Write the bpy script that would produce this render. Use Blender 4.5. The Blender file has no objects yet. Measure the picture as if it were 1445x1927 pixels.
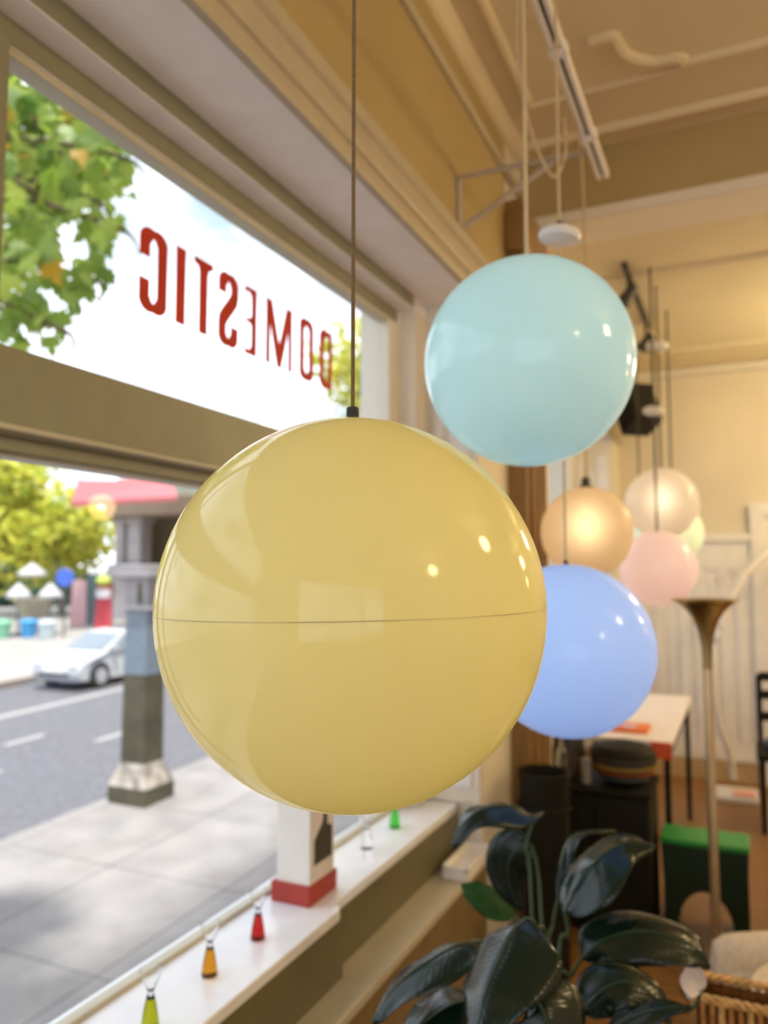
import bpy, bmesh, math, random
from mathutils import Vector, Matrix
random.seed(7)
scene = bpy.context.scene
COL = scene.collection

# ------------------------------------------------------------------ camera
FPX, CX, CY, ZC = 1447.0, 722.5, 963.5, 1.6
PITCH = math.atan(113.5 / FPX)
YAW = math.atan((1398 - CX) / math.hypot(FPX, 113.5))
FW = Vector((-math.sin(YAW) * math.cos(PITCH), math.cos(YAW) * math.cos(PITCH), math.sin(PITCH)))
RT = Vector((math.cos(YAW), math.sin(YAW), 0))
UP = RT.cross(FW)
CAM = Vector((0, 0, ZC))
def ray(x, y): return FW + RT * ((x - CX) / FPX) - UP * ((y - CY) / FPX)
def at(x, y, d): return CAM + ray(x, y) * d            # a point at depth d
def atZ(x, y, z):
    r = ray(x, y); return CAM + r * ((z - ZC) / r.z)
def atY(x, y, Y):
    r = ray(x, y); return CAM + r * (Y / r.y)
cam_d = bpy.data.cameras.new('camera'); cam = bpy.data.objects.new('camera', cam_d); COL.objects.link(cam)
cam_d.sensor_fit = 'HORIZONTAL'; cam_d.sensor_width = 36.0; cam_d.lens = 36.0 * FPX / 1445.0
cam_d.clip_start = 0.02; cam_d.clip_end = 500
cam_d.dof.use_dof = True; cam_d.dof.focus_distance = 0.70; cam_d.dof.aperture_fstop = 5.2
m = Matrix((RT, UP, -FW)).transposed().to_4x4(); m.translation = CAM
cam.matrix_world = m
scene.camera = cam

# ------------------------------------------------------------------ world, sun, exposure
w = bpy.data.worlds.new('sky'); scene.world = w; w.use_nodes = True
nt = w.node_tree; nt.nodes.clear()
N = nt.nodes.new; L = nt.links.new
tc = N('ShaderNodeTexCoord'); mp = N('ShaderNodeMapping'); mp.inputs['Scale'].default_value = (1.0, 1.0, 2.6)
nz = N('ShaderNodeTexNoise'); nz.inputs['Scale'].default_value = 3.2; nz.inputs['Detail'].default_value = 7; nz.inputs['Roughness'].default_value = .55
rp = N('ShaderNodeValToRGB'); rp.color_ramp.elements[0].position = .34; rp.color_ramp.elements[1].position = .52
rp.color_ramp.elements[0].color = (.28, .36, .42, 1); rp.color_ramp.elements[1].color = (.75, .79, .88, 1)
bg = N('ShaderNodeBackground'); bg.inputs['Strength'].default_value = 1.2
wo = N('ShaderNodeOutputWorld')
L(tc.outputs['Generated'], mp.inputs['Vector']); L(mp.outputs['Vector'], nz.inputs['Vector'])
L(nz.outputs['Fac'], rp.inputs['Fac']); L(rp.outputs['Color'], bg.inputs['Color']); L(bg.outputs['Background'], wo.inputs['Surface'])
sd = bpy.data.lights.new('sun', 'SUN'); sun = bpy.data.objects.new('sun', sd); COL.objects.link(sun)
sd.energy = 3.2; sd.angle = math.radians(4); sd.color = (1, .95, .88)
sun.rotation_euler = Vector((0.20, -0.15, 1.0)).to_track_quat('Z', 'Y').to_euler()
scene.view_settings.view_transform = 'Standard'; scene.view_settings.look = 'None'
scene.cycles.diffuse_bounces = 8; scene.cycles.max_bounces = 16
scene.view_settings.exposure = 1.25; scene.view_settings.gamma = 1.0; scene.view_settings.use_curve_mapping = False
FILL_LAMP = 16.0         # brightness of the added, unseen warm globes

# ------------------------------------------------------------------ materials
MATS = {}
def mat(name, col, rough=.6, metal=0.0, var=.06, scale=12, bump=0.0, trans=0.0, coat=0.0, spec=.5, stretch=None, hue2=None, transmission=0.0, ior=1.45):
    if name in MATS: return MATS[name]
    M = bpy.data.materials.new(name); M.use_nodes = True; t = M.node_tree; t.nodes.clear()
    n = t.nodes.new; l = t.links.new
    out = n('ShaderNodeOutputMaterial'); p = n('ShaderNodeBsdfPrincipled')
    c = n('ShaderNodeTexCoord'); mpn = n('ShaderNodeMapping')
    if stretch: mpn.inputs['Scale'].default_value = stretch
    no = n('ShaderNodeTexNoise'); no.inputs['Scale'].default_value = scale; no.inputs['Detail'].default_value = 4
    r = n('ShaderNodeValToRGB')
    a = [max(0, x * (1 - var * 2)) for x in col]; b = hue2 if hue2 else [min(1, x * (1 + var * 2)) for x in col]
    r.color_ramp.elements[0].position = .3; r.color_ramp.elements[1].position = .7
    r.color_ramp.elements[0].color = (*a, 1); r.color_ramp.elements[1].color = (*b, 1)
    l(c.outputs['Object'], mpn.inputs['Vector']); l(mpn.outputs['Vector'], no.inputs['Vector']); l(no.outputs['Fac'], r.inputs['Fac'])
    l(r.outputs['Color'], p.inputs['Base Color'])
    p.inputs['Roughness'].default_value = rough; p.inputs['Metallic'].default_value = metal
    p.inputs['Coat Weight'].default_value = coat; p.inputs['Coat Roughness'].default_value = .08
    p.inputs['Specular IOR Level'].default_value = spec
    p.inputs['Transmission Weight'].default_value = transmission; p.inputs['IOR'].default_value = ior
    if bump:
        bn = n('ShaderNodeBump'); bn.inputs['Strength'].default_value = bump; bn.inputs['Distance'].default_value = .01
        l(no.outputs['Fac'], bn.inputs['Height']); l(bn.outputs['Normal'], p.inputs['Normal'])
    if trans:
        tr = n('ShaderNodeBsdfTranslucent'); mx = n('ShaderNodeMixShader'); mx.inputs['Fac'].default_value = trans
        l(r.outputs['Color'], tr.inputs['Color']); l(p.outputs['BSDF'], mx.inputs[1]); l(tr.outputs['BSDF'], mx.inputs[2]); l(mx.outputs['Shader'], out.inputs['Surface'])
    else: l(p.outputs['BSDF'], out.inputs['Surface'])
    MATS[name] = M; return M
def emis(name, col, s):
    M = bpy.data.materials.new(name); M.use_nodes = True; t = M.node_tree; t.nodes.clear()
    e = t.nodes.new('ShaderNodeEmission'); o = t.nodes.new('ShaderNodeOutputMaterial')
    e.inputs['Color'].default_value = (*col, 1); e.inputs['Strength'].default_value = s
    t.links.new(e.outputs[0], o.inputs[0]); MATS[name] = M; return M
def pane_mat():
    M = bpy.data.materials.new('window_glass'); M.use_nodes = True; t = M.node_tree; t.nodes.clear(); n = t.nodes.new; l = t.links.new
    o = n('ShaderNodeOutputMaterial'); tr = n('ShaderNodeBsdfTransparent'); g = n('ShaderNodeBsdfGlossy'); g.inputs['Roughness'].default_value = 0.0
    tr.inputs['Color'].default_value = (.985, .99, .985, 1)
    lw = n('ShaderNodeLayerWeight'); lw.inputs['Blend'].default_value = .5; pw_ = n('ShaderNodeMath'); pw_.operation = 'POWER'; pw_.inputs[1].default_value = 5
    f = n('ShaderNodeMath'); f.operation = 'MULTIPLY_ADD'; f.inputs[1].default_value = .5; f.inputs[2].default_value = .022; mx = n('ShaderNodeMixShader')
    l(lw.outputs['Facing'], pw_.inputs[0]); l(pw_.outputs[0], f.inputs[0])
    l(f.outputs[0], mx.inputs[0]); l(tr.outputs[0], mx.inputs[1]); l(g.outputs[0], mx.inputs[2]); l(mx.outputs[0], o.inputs[0]); return M
def random_ramp(name, cols, rough=.5, trans=.45):
    M = bpy.data.materials.new(name); M.use_nodes = True; t = M.node_tree; t.nodes.clear(); n = t.nodes.new; l = t.links.new
    o = n('ShaderNodeOutputMaterial'); p = n('ShaderNodeBsdfPrincipled'); p.inputs['Roughness'].default_value = rough
    g = n('ShaderNodeNewGeometry'); oi = n('ShaderNodeObjectInfo'); ad = n('ShaderNodeMath'); ad.operation = 'ADD'; fr = n('ShaderNodeMath'); fr.operation = 'FRACT'
    r = n('ShaderNodeValToRGB'); r.color_ramp.interpolation = 'LINEAR'
    l(g.outputs['Random Per Island'], ad.inputs[0]); l(oi.outputs['Random'], ad.inputs[1]); l(ad.outputs[0], fr.inputs[0]); l(fr.outputs[0], r.inputs[0])
    els = r.color_ramp.elements
    while len(els) < len(cols): els.new(.5)
    for i, (pos, c) in enumerate(cols): els[i].position = pos; els[i].color = (*c, 1)
    tr = n('ShaderNodeBsdfTranslucent'); mx = n('ShaderNodeMixShader'); mx.inputs[0].default_value = trans
    l(r.outputs[0], p.inputs['Base Color']); l(r.outputs[0], tr.inputs['Color']); l(p.outputs[0], mx.inputs[1]); l(tr.outputs[0], mx.inputs[2]); l(mx.outputs[0], o.inputs[0]); return M
def lit_shell(name, col, tr=.62, rf=.25):
    M = shell_mat(name, col, tr, .25); t = M.node_tree; out = [n for n in t.nodes if n.type == 'OUTPUT_MATERIAL'][0]
    src = out.inputs[0].links[0].from_socket; rb = t.nodes.new('ShaderNodeBsdfRefraction'); rb.inputs['Roughness'].default_value = .95; rb.inputs['IOR'].default_value = 1.5
    rb.inputs['Color'].default_value = (*col, 1); mx = t.nodes.new('ShaderNodeMixShader'); mx.inputs[0].default_value = rf
    t.links.new(src, mx.inputs[1]); t.links.new(rb.outputs[0], mx.inputs[2]); t.links.new(mx.outputs[0], out.inputs[0]); return M
def shell_mat(name, col, trans=.45, rough=.12, var=.012):
    return mat(name, col, rough=rough, var=var, scale=3, trans=trans, spec=.5, coat=.7)
PAINT = mat('cream_wall_paint', (.75, .70, .60), .55, var=.02, scale=3)
CEIL = mat('cream_ceiling_paint', (.72, .63, .43), .6, var=.02, scale=2)
FRAME = mat('cream_gloss_paint', (.52, .48, .36), .38, var=.02, scale=4)
WALLB = mat('tan_wall_paint', (.72, .65, .51), .6, var=.03, scale=2)
WAINS = mat('white_panel_paint', (.80, .78, .77), .45, var=.02)
RECESS = mat('daylit_reveal_paint', (.88, .84, .83), .5, var=.02)  # paler copy of the wall paint; window daylight is put into the colour
OLIVE = mat('shaded_frame_paint', (.25, .235, .15), .4, var=.03)  # frame paint darkened; shade of the backlit faces is put into the colour
TRIM = mat('greige_trim_paint', (.46, .40, .29), .45, var=.02)
APRON = mat('shaded_apron_paint', (.15, .13, .07), .45, var=.03)  # darkened paint; the shade on the backlit apron is painted in
MARBLE = mat('white_marble', (.84, .87, .93), .22, var=.025, scale=9)
GLASS = pane_mat()
WOOD = mat('orange_floor_wood', (.27, .135, .045), .38, var=.16, scale=6, stretch=(1, 9, 9))
BROWN = mat('shaded_brown_wood', (.26, .15, .055), .35, var=.10, scale=6, stretch=(8, 8, .8))  # brown wood whose dark tone also carries the shade on the pilaster
RED = mat('red_vinyl', (.66, .06, .025), .5, var=.03, trans=.4)
BLACK = mat('black_lacquer', (.012, .011, .007), .6, var=.1, spec=.25)
DARKMETAL = mat('dark_metal', (.05, .05, .045), .4, var=.1)
BRASS = mat('brushed_brass', (.56, .44, .24), .36, metal=1.0, var=.04, scale=20, stretch=(1, 1, .1))
WHITE = mat('white_plastic', (.82, .80, .78), .35, var=.01)
RAILW = mat('white_track_enamel', (.80, .75, .72), .35, var=.02)
CORD_T = mat('tan_fabric_cord', (.20, .135, .07), .8, var=.08, scale=300)
CORD_C = mat('cream_fabric_cord', (.62, .50, .30), .8, var=.06, scale=300)
CORD_K = mat('dark_cord', (.05, .045, .03), .6)

# ------------------------------------------------------------------ mesh helpers
ORG = {}
class B:
    def __init__(s): s.v = []; s.f = []
    def add(s, vs, fs):
        o = len(s.v); s.v += [Vector(x) for x in vs]; s.f += [[o + i for i in f] for f in fs]; return s
    def box(s, a, b, rot=None, about=None):
        (x0, y0, z0), (x1, y1, z1) = a, b
        vs = [Vector(p) for p in ((x0,y0,z0),(x1,y0,z0),(x1,y1,z0),(x0,y1,z0),(x0,y0,z1),(x1,y0,z1),(x1,y1,z1),(x0,y1,z1))]
        if rot is not None:
            c = Vector(about) if about is not None else (Vector(a) + Vector(b)) / 2
            vs = [c + rot @ (p - c) for p in vs]
        return s.add(vs, [(0,3,2,1),(4,5,6,7),(0,1,5,4),(1,2,6,5),(2,3,7,6),(3,0,4,7)])
    def prism(s, poly, axis, t0, t1):          # polygon in the two other axes, extruded along axis
        def P(a, b, t):
            return (t, a, b) if axis == 'x' else ((a, t, b) if axis == 'y' else (a, b, t))
        n = len(poly)
        vs = [P(a, b, t0) for a, b in poly] + [P(a, b, t1) for a, b in poly]
        fs = [list(range(n))[::-1], list(range(n, 2 * n))] + [(i, (i + 1) % n, n + (i + 1) % n, n + i) for i in range(n)]
        return s.add(vs, fs)
    def lathe(s, prof, n=32, c=(0, 0, 0), rot=None, cap0=True, cap1=True):
        c = Vector(c); vs = []; fs = []
        for r, z in prof:
            for k in range(n):
                a = 2 * math.pi * k / n; p = Vector((r * math.cos(a), r * math.sin(a), z))
                vs.append(c + (rot @ p if rot is not None else p))
        for i in range(len(prof) - 1):
            for k in range(n):
                fs.append((i*n + k, i*n + (k+1) % n, (i+1)*n + (k+1) % n, (i+1)*n + k))
        if cap0: fs.append(list(range(n))[::-1])
        if cap1: fs.append(list(range((len(prof)-1)*n, len(prof)*n)))
        return s.add(vs, fs)
    def tube(s, pts, r, n=8, cap=True):
        pts = [Vector(p) for p in pts]; m = len(pts); rs = r if isinstance(r, (list, tuple)) else [r] * m
        vs = []; fs = []; up = Vector((0.13, 0.31, 0.94))
        for i, p in enumerate(pts):
            t = (pts[min(i+1, m-1)] - pts[max(i-1, 0)]).normalized()
            if abs(t.dot(up)) > .95: u = Vector((1, 0, 0))
            else: u = up
            a = t.cross(u).normalized(); b = t.cross(a)
            for k in range(n):
                g = 2 * math.pi * k / n; vs.append(p + (a * math.cos(g) + b * math.sin(g)) * rs[i])
        for i in range(m - 1):
            for k in range(n): fs.append((i*n+k, i*n+(k+1) % n, (i+1)*n+(k+1) % n, (i+1)*n+k))
        if cap: fs += [list(range(n))[::-1], list(range((m-1)*n, m*n))]
        return s.add(vs, fs)
    def mesh(s, name, o=Vector((0, 0, 0)), smooth=True, angle=35):
        me = bpy.data.meshes.new(name)
        me.from_pydata([tuple(p - o) for p in s.v], [], s.f); me.validate()
        bm = bmesh.new(); bm.from_mesh(me); bmesh.ops.recalc_face_normals(bm, faces=bm.faces); bm.to_mesh(me); bm.free()
        if smooth:
            me.polygons.foreach_set('use_smooth', [True] * len(me.polygons))
            try: me.set_sharp_from_angle(angle=math.radians(angle))
            except Exception: pass
        return me
    def obj(s, name, material, parent=None, smooth=True, angle=35, bevel=0.0, loc=None):
        o = ORG[parent] if parent is not None else (Vector(loc) if loc is not None else Vector((0, 0, 0)))
        me = s.mesh(name, o, smooth, angle); me.materials.append(material)
        ob = bpy.data.objects.new(name, me); COL.objects.link(ob); ORG[ob] = o
        if parent is not None: ob.parent = parent
        else: ob.location = o
        if bevel:
            md = ob.modifiers.new('bevel', 'BEVEL'); md.width = bevel; md.segments = 2; md.limit_method = 'ANGLE'
        return ob
def thing(name, label, cat, loc, group=None):
    e = bpy.data.objects.new(name, None); COL.objects.link(e); e.location = loc; ORG[e] = Vector(loc); e.empty_display_size = .05
    return tag(e, label, cat, group)
def tag(o, label=None, cat=None, group=None, kind=None):
    if label: o['label'] = label
    if cat: o['category'] = cat
    if group: o['group'] = group
    if kind: o['kind'] = kind
    return o
def struct(o, label=None): o['kind'] = 'structure'; return tag(o, label)
def put(name, me, parent, M):                    # a child that shares mesh data; M in world space
    ob = bpy.data.objects.new(name, me); COL.objects.link(ob); ob.parent = parent
    T = Matrix.Translation(-ORG[parent]) @ M; ob.matrix_local = T; ORG[ob] = ORG[parent]; return ob
def bez(pts, n=24):                               # smooth curve through points (Catmull-Rom)
    P = [Vector(p) for p in pts]; P = [P[0] * 2 - P[1]] + P + [P[-1] * 2 - P[-2]]; out = []
    seg = len(P) - 3; per = max(2, n // seg)
    for i in range(seg):
        a, b, c, d = P[i:i+4]
        for k in range(per):
            t = k / per
            out.append(.5 * ((2*b) + (c-a)*t + (2*a-5*b+4*c-d)*t*t + (3*b-a-3*c+d)*t**3))
    out.append(P[-2]); return out

# ================================================================== ROOM SHELL
WX, GX = -0.909, -1.20             # wall face, glass plane
ZCEIL, ZALC, YHEAD, YBACK, XR, YF = 3.58, 3.25, 3.55, 6.6, 4.6, -3.6
# floor base and planks
fl = struct(B().box((-1.4, YF, -.12), (XR, YBACK + .2, -.014)).obj('floor', mat('dark_subfloor', (.10, .05, .02), .7)))
pm = {}
pw = .118
for L_ in (1.6, 2.2, 1.1): 
    me = B().box((0, .0012, -.014), (L_ - .0015, pw - .0012, 0)).mesh('plank', smooth=False); me.materials.append(WOOD); pm[L_] = me
y = YF; r_i = 0
while y < YBACK:
    x = WX - .02 - random.choice((0, .5, .9)); r_i += 1
    while x < XR:
        Ln = random.choice((1.6, 2.2, 1.1)) if y > .6 and x < 1.6 else 2.2
        if (y > .6 and x < 1.6): put('floor_plank', pm[Ln], fl, Matrix.Translation((x, y, 0)))
        x += Ln
    y += pw
B().box((1.6, YF, -.014), (XR, YBACK, -.001)).obj('floor_boards', WOOD, fl)['kind'] = 'stuff'
B().box((-1.4, YF, -.014), (1.6, .58, -.001)).obj('floor_boards', WOOD, fl)['kind'] = 'stuff'
# ceiling of the main room and the lower one past the header
ce = struct(B().box((-1.4, YF, ZCEIL), (XR, YHEAD + .2, ZCEIL + .1)).obj('ceiling', CEIL))
struct(B().box((-1.4, YHEAD + .1, ZALC), (XR, YBACK + .2, ZALC + .1)).obj('ceiling_low', CEIL))
# ceiling mouldings (children of the ceiling)
def bar(p0, p1, r, name, m, par):
    return B().tube([p0, p1], r, 8).obj(name, m, par)
bar((-.757, YF, ZCEIL), (-.757, 3.1, ZCEIL), .022, 'ceiling_moulding', CEIL, ce)
scroll = [atZ(x, y, ZCEIL) for x, y in ((1108, 78), (1150, 66), (1160, 80), (1180, 103), (1225, 114), (1275, 106), (1284, 117))]
B().tube(bez(scroll, 30), .026, 8).obj('scroll_moulding', CEIL, ce)
e_ = atZ(1284, 117, ZCEIL)
bar(e_, (XR, e_.y + .02, ZCEIL), .022, 'ceiling_moulding', CEIL, ce)
bar((-.757, 3.1, ZCEIL), (XR, 3.1, ZCEIL), .016, 'ceiling_moulding', CEIL, ce)
bar((WX, 3.40, ZCEIL), (XR, 3.42, ZCEIL), .028, 'ceiling_moulding', CEIL, ce)
# wall above the bay window: stepped window head, soffit, face
def head(y0, y1, name):
    prof = [(-1.215, 2.5604), (-1.1835, 2.5604), (-1.1835, 2.609), (-1.1146, 2.609), (-1.1146, 2.660), (WX, 2.660), (WX, ZCEIL + .05), (-1.24, ZCEIL + .05), (-1.24, 2.5604)]
    b = B().prism(prof, 'y', y0, y1); return struct(b.obj(name, RECESS, smooth=False))
GOLD = mat('warm_shaded_paint', (.42, .325, .15), .55, var=.02, scale=3)  # cream paint darkened; warm light and shade are put into the colour
struct(B().box((WX, YF, 2.85), (WX + .004, 3.22, ZCEIL)).obj('wall_left_tint', GOLD, smooth=False))  # thin sheet laying that darkened tone over the upper wall
for nm, xa, z0_, z1_ in (('head_shade', -1.1835, 2.563, 2.6085), ('head_shade_inner', -1.1146, 2.612, 2.6595)):
    struct(B().box((xa - .001, -1.6, z0_), (xa + .003, 2.66, z1_)).obj(nm, OLIVE, smooth=False))  # dark strips that paint the shade on the head's upright faces
BAY1 = (-1.60, 2.82); BAY2 = (4.0, 6.2)
head(BAY1[0] - .01, BAY1[1], 'wall_left_upper')
head(BAY2[0], BAY2[1], 'wall_left_upper_back')
def solid(a, b, name, m): return struct(B().box(a, b).obj(name, m, smooth=False))
solid((-1.42, BAY1[1] + .0, -.1), (WX, BAY2[0], ZCEIL + .05), 'wall_left_pier', PAINT)
solid((-1.42, BAY2[1], -.1), (WX, YBACK + .2, ZCEIL + .05), 'wall_left_corner', PAINT)
solid((-1.42, YF - .1, -.1), (WX, BAY1[0], ZCEIL + .05), 'wall_left_front', PAINT)
# low walls, ledges and sills below the bays
for (y0, y1), nm in ((BAY1, ''), (BAY2, '_back')):
    solid((-1.42, y0, -.1), (-.895, y1, .53), 'wall_left_lower' + nm, mat('shaded_low_wall_paint', (.21, .145, .07), .5))  # cream low wall coloured brown for the shade under the ledge
    tr = struct(B().box((-1.30, y0, .53), (-.885, y1 + (.36 if nm == '' else 0), .557)).obj('trim_ledge' + nm, FRAME, bevel=.004))
solid((-1.24, BAY1[0], .557), (-.972, 1.835, .712), 'wall_left_apron', APRON)
solid((-1.24, 1.835, .557), (-1.002, BAY1[1], .712), 'wall_left_apron_far', APRON)
solid((-1.24, BAY2[0], .557), (-1.002, BAY2[1], .712), 'wall_left_apron_back', APRON)
def sill(xin, y0, y1, nm):
    r = .03; poly = [(-1.24, y0), (xin - r, y0), (xin - r*.3, y0 + r*.3), (xin, y0 + r), (xin, y1 - r), (xin - r*.3, y1 - r*.3), (xin - r, y1), (-1.24, y1)]
    return struct(B().prism(poly, 'z', .708, .736).obj(nm, MARBLE, bevel=.003))
sill(-.968, BAY1[0], 1.838, 'trim_sill'); sill(-.998, 1.832, BAY1[1] + .0, 'trim_sill_far'); sill(-.998, BAY2[0], BAY2[1], 'trim_sill_back')
# casing trim round the bay opening on the wall face (profiled)
def cove(poly, y0, y1, nm, m=TRIM): return struct(B().prism(poly, 'y', y0, y1).obj(nm, m, smooth=False))
casing = [(WX + .002, 2.655), (WX + .022, 2.655), (WX + .026, 2.676), (WX + .010, 2.684), (WX + .010, 2.718), (WX + .020, 2.724), (WX + .024, 2.737), (WX + .014, 2.748), (WX + .018, 2.79), (WX + .030, 2.80), (WX + .034, 2.835), (WX + .022, 2.85), (WX + .002, 2.852)]
cove(casing, YF, 3.2, 'trim_casing')
cove(casing, YHEAD + .1, YBACK, 'trim_casing_back')
cove([(WX, 3.36), (WX + .02, 3.36), (WX + .028, 3.385), (WX + .014, 3.40), (WX, 3.40)], YF, 3.5, 'trim_frieze')
cove([(WX, 3.52), (WX + .02, 3.53), (WX + .05, 3.57), (WX + .06, 3.59), (WX, 3.59)], YF, 3.5, 'trim_cornice', CEIL)
# header across the room
hd = struct(B().box((WX - .1, YHEAD, ZALC), (XR, YHEAD + .22, ZCEIL + .05)).obj('wall_header', GOLD, smooth=False))
struct(B().box((WX, YHEAD - .035, ZALC - .02), (XR, YHEAD + .25, ZALC + .035)).obj('trim_header', PAINT, bevel=.006))
# brown pilaster under the header
pil = struct(B().box((WX - .02, 3.22, 0), (-.825, 3.56, ZALC)).obj('trim_pilaster', BROWN, bevel=.01))
B().box((WX, 3.20, 0), (-.81, 3.58, .16)).obj('pilaster_base', BROWN, pil, bevel=.01)
B().box((WX, 3.19, 3.0), (-.80, 3.59, 3.2)).obj('pilaster_capital', BROWN, pil, bevel=.02)
for yy in (3.27, 3.37, 3.47): B().tube([(-.825, yy + .02, .25), (-.825, yy + .02, 2.9)], .022, 8).obj('flute', BROWN, pil)
# right, front and back walls
solid((XR, YF, -.1), (XR + .15, YBACK + .2, ZCEIL + .1), 'wall_right', PAINT)
for a_, b_, nm in (((-1.4, -.1), (-.5, ZCEIL + .1), 'wall_front'), ((3.9, -.1), (XR + .1, ZCEIL + .1), 'wall_front_right'), ((-.5, 2.95), (3.9, ZCEIL + .1), 'wall_front_upper'), ((-.5, -.1), (3.9, .45), 'wall_front_lower')):
    solid((a_[0], YF - .15, a_[1]), (b_[0], YF, b_[1]), nm, PAINT)
w3 = struct(B().box((-.5, YF - .11, .45), (3.9, YF - .03, .52)).obj('window_3', FRAME, bevel=.004))  # unseen front window, added to bring daylight in from behind the camera
for xx in (-.5, .93, 2.40, 3.83): B().box((xx, YF - .11, .5), (xx + .07, YF - .03, 2.93)).obj('mullion', FRAME, w3, bevel=.004)
B().box((-.5, YF - .108, 2.88), (3.9, YF - .032, 2.95)).obj('head_rail', FRAME, w3, bevel=.004)
for xx in (-.44, .99, 2.46): B().box((xx, YF - .073, .51), (xx + 1.38, YF - .067, 2.89)).obj('pane', GLASS, w3, smooth=False)
wb = solid((-1.42, YBACK, -.1), (XR + .1, YBACK + .15, ZALC + .1), 'wall_back', WALLB)
# panelled wainscot of the back wall
YB = YBACK
def wbx(a, b, nm, m=WAINS): return B().box((a[0], YB - a[1], a[2]), (b[0], YB + .0, b[2])).obj(nm, m, wb, bevel=.004)
wbx((WX, .012, .14), (.06, 0, 1.86), 'panel_backing')
wbx((WX, .045, 1.84), (.06, 0, 1.90), 'chair_rail')
wbx((WX, .03, 1.62), (.06, 0, 1.72), 'panel_rail')
wbx((WX, .03, .16), (.06, 0, .30), 'panel_rail')
for xx in (-.88, -.66, -.47, -.36, -.18, -.06): wbx((xx, .03, .3), (xx + .075, 0, 1.62), 'panel_stile')
for xx in (-.79, -.575, -.275): wbx((xx + .02, .022, .36), (xx + .085, 0, 1.56), 'raised_panel')
struct(B().box((WX, YB - .03, 0), (.06, YB, .15)).obj('baseboard_back', mat('tan_baseboard', (.50, .36, .20), .5), bevel=.004))
# door at the right of the back wall
d1 = struct(B().box((.16, YB - .03, .01), (1.02, YB, 2.03)).obj('door_1', WAINS, bevel=.004))
for z0, z1 in ((.2, .95), (1.1, 1.9)):
    for x0 in (.26, .64): B().box((x0, YB - .045, z0), (x0 + .28, YB - .02, z1)).obj('door_panel', WAINS, d1, bevel=.012)
B().lathe([(.0, -.06), (.028, -.05), (.032, -.03), (.014, -.015), (.014, 0)], 16, (.93, YB - .03, 1.02), Matrix.Rotation(math.radians(-90), 3, 'X')).obj('door_knob', BRASS, d1)
for a, b in (((.06, 0), (.16, 2.12)), ((1.02, 0), (1.12, 2.12))): struct(B().box((a[0], YB - .055, a[1]), (b[0], YB, b[1])).obj('trim_door', WAINS, bevel=.006))
struct(B().box((.055, YB - .058, 2.03), (1.125, YB, 2.13)).obj('trim_door_head', WAINS, bevel=.006))
# low ceiling moulding beyond the header
ca = struct(B().box((WX, YB - .05, ZALC - .07), (XR, YB, ZALC)).obj('trim_cornice_back', PAINT, bevel=.015))
for x0, y0, x1, y1 in ((-.66, 4.35, -.66, 5.2), (-.66, 4.35, 1.6, 4.35), (-.66, 5.2, -.52, 5.2), (-.52, 5.2, -.52, 6.0), (-.52, 6.0, 1.6, 6.0)):
    struct(B().tube([(x0, y0, ZALC), (x1, y1, ZALC)], .02, 8).obj('trim_ceiling', CEIL))

# ------------------------------------------------------------------ windows
def window(n, y0, y1, mull, upper=True):
    w_ = struct(B().box((-1.215, y0, .734), (-1.185, y1, .746)).obj('window_%d' % n, FRAME, bevel=.003))
    fr = lambda a, b, nm, m=FRAME: B().box(a, b).obj(nm, m, w_, bevel=.003)
    # transom bar with its mouldings
    fr((-1.235, y0, 1.838), (-1.135, y1, 1.990), 'transom', OLIVE)
    fr((-1.235, y0, 1.842), (-1.122, y1, 1.853), 'transom_bead')
    fr((-1.228, y0, 1.812), (-1.160, y1, 1.840), 'transom_rail', OLIVE)
    fr((-1.228, y0, 1.806), (-1.176, y1, 1.814), 'glazing_bead')
    fr((-1.228, y0, 1.988), (-1.190, y1, 2.004), 'glazing_bead')
    fr((-1.235, y0, 2.548), (-1.188, y1, 2.575), 'head_rail')
    # jambs, stepped like the head
    e = y1
    fr((-1.235, e - .23, .75), (-1.1835, e - .135, 2.56), 'jamb', PAINT)
    fr((-1.25, e - .14, .74), (-1.1146, e - .0, 2.61), 'jamb', PAINT)
    fr((-1.1146, e - .02, .74), (WX - .002, e + .0, 2.66), 'jamb_panel', PAINT)
    fr((-1.085, e - .03, .80), (-1.045, e - .015, 2.40), 'jamb_strip', WAINS)
    fr((-1.02, e - .03, .80), (-.94, e - .015, 2.52), 'jamb_strip', WAINS)
    ms = [y0] + mull
    for k, ym in enumerate(mull): fr((-1.235, ym - .06, .75), (-1.16, ym, 2.56), 'mullion', OLIVE)
    edges = [y0] + mull + [e - .23]
    for k in range(len(edges) - 1):
        a = edges[k] + .0; b = edges[k+1] - (.06 if k < len(mull) else -.01)
        for z0, z1 in ((.75, 1.822), (1.99, 2.565)):
            B().box((GX - .003, a - .01, z0), (GX + .003, b, z1)).obj('pane', GLASS, w_, smooth=False)
    return w_
window(1, BAY1[0], BAY1[1], [.905])
window(2, BAY2[0], BAY2[1], [4.9])

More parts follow.
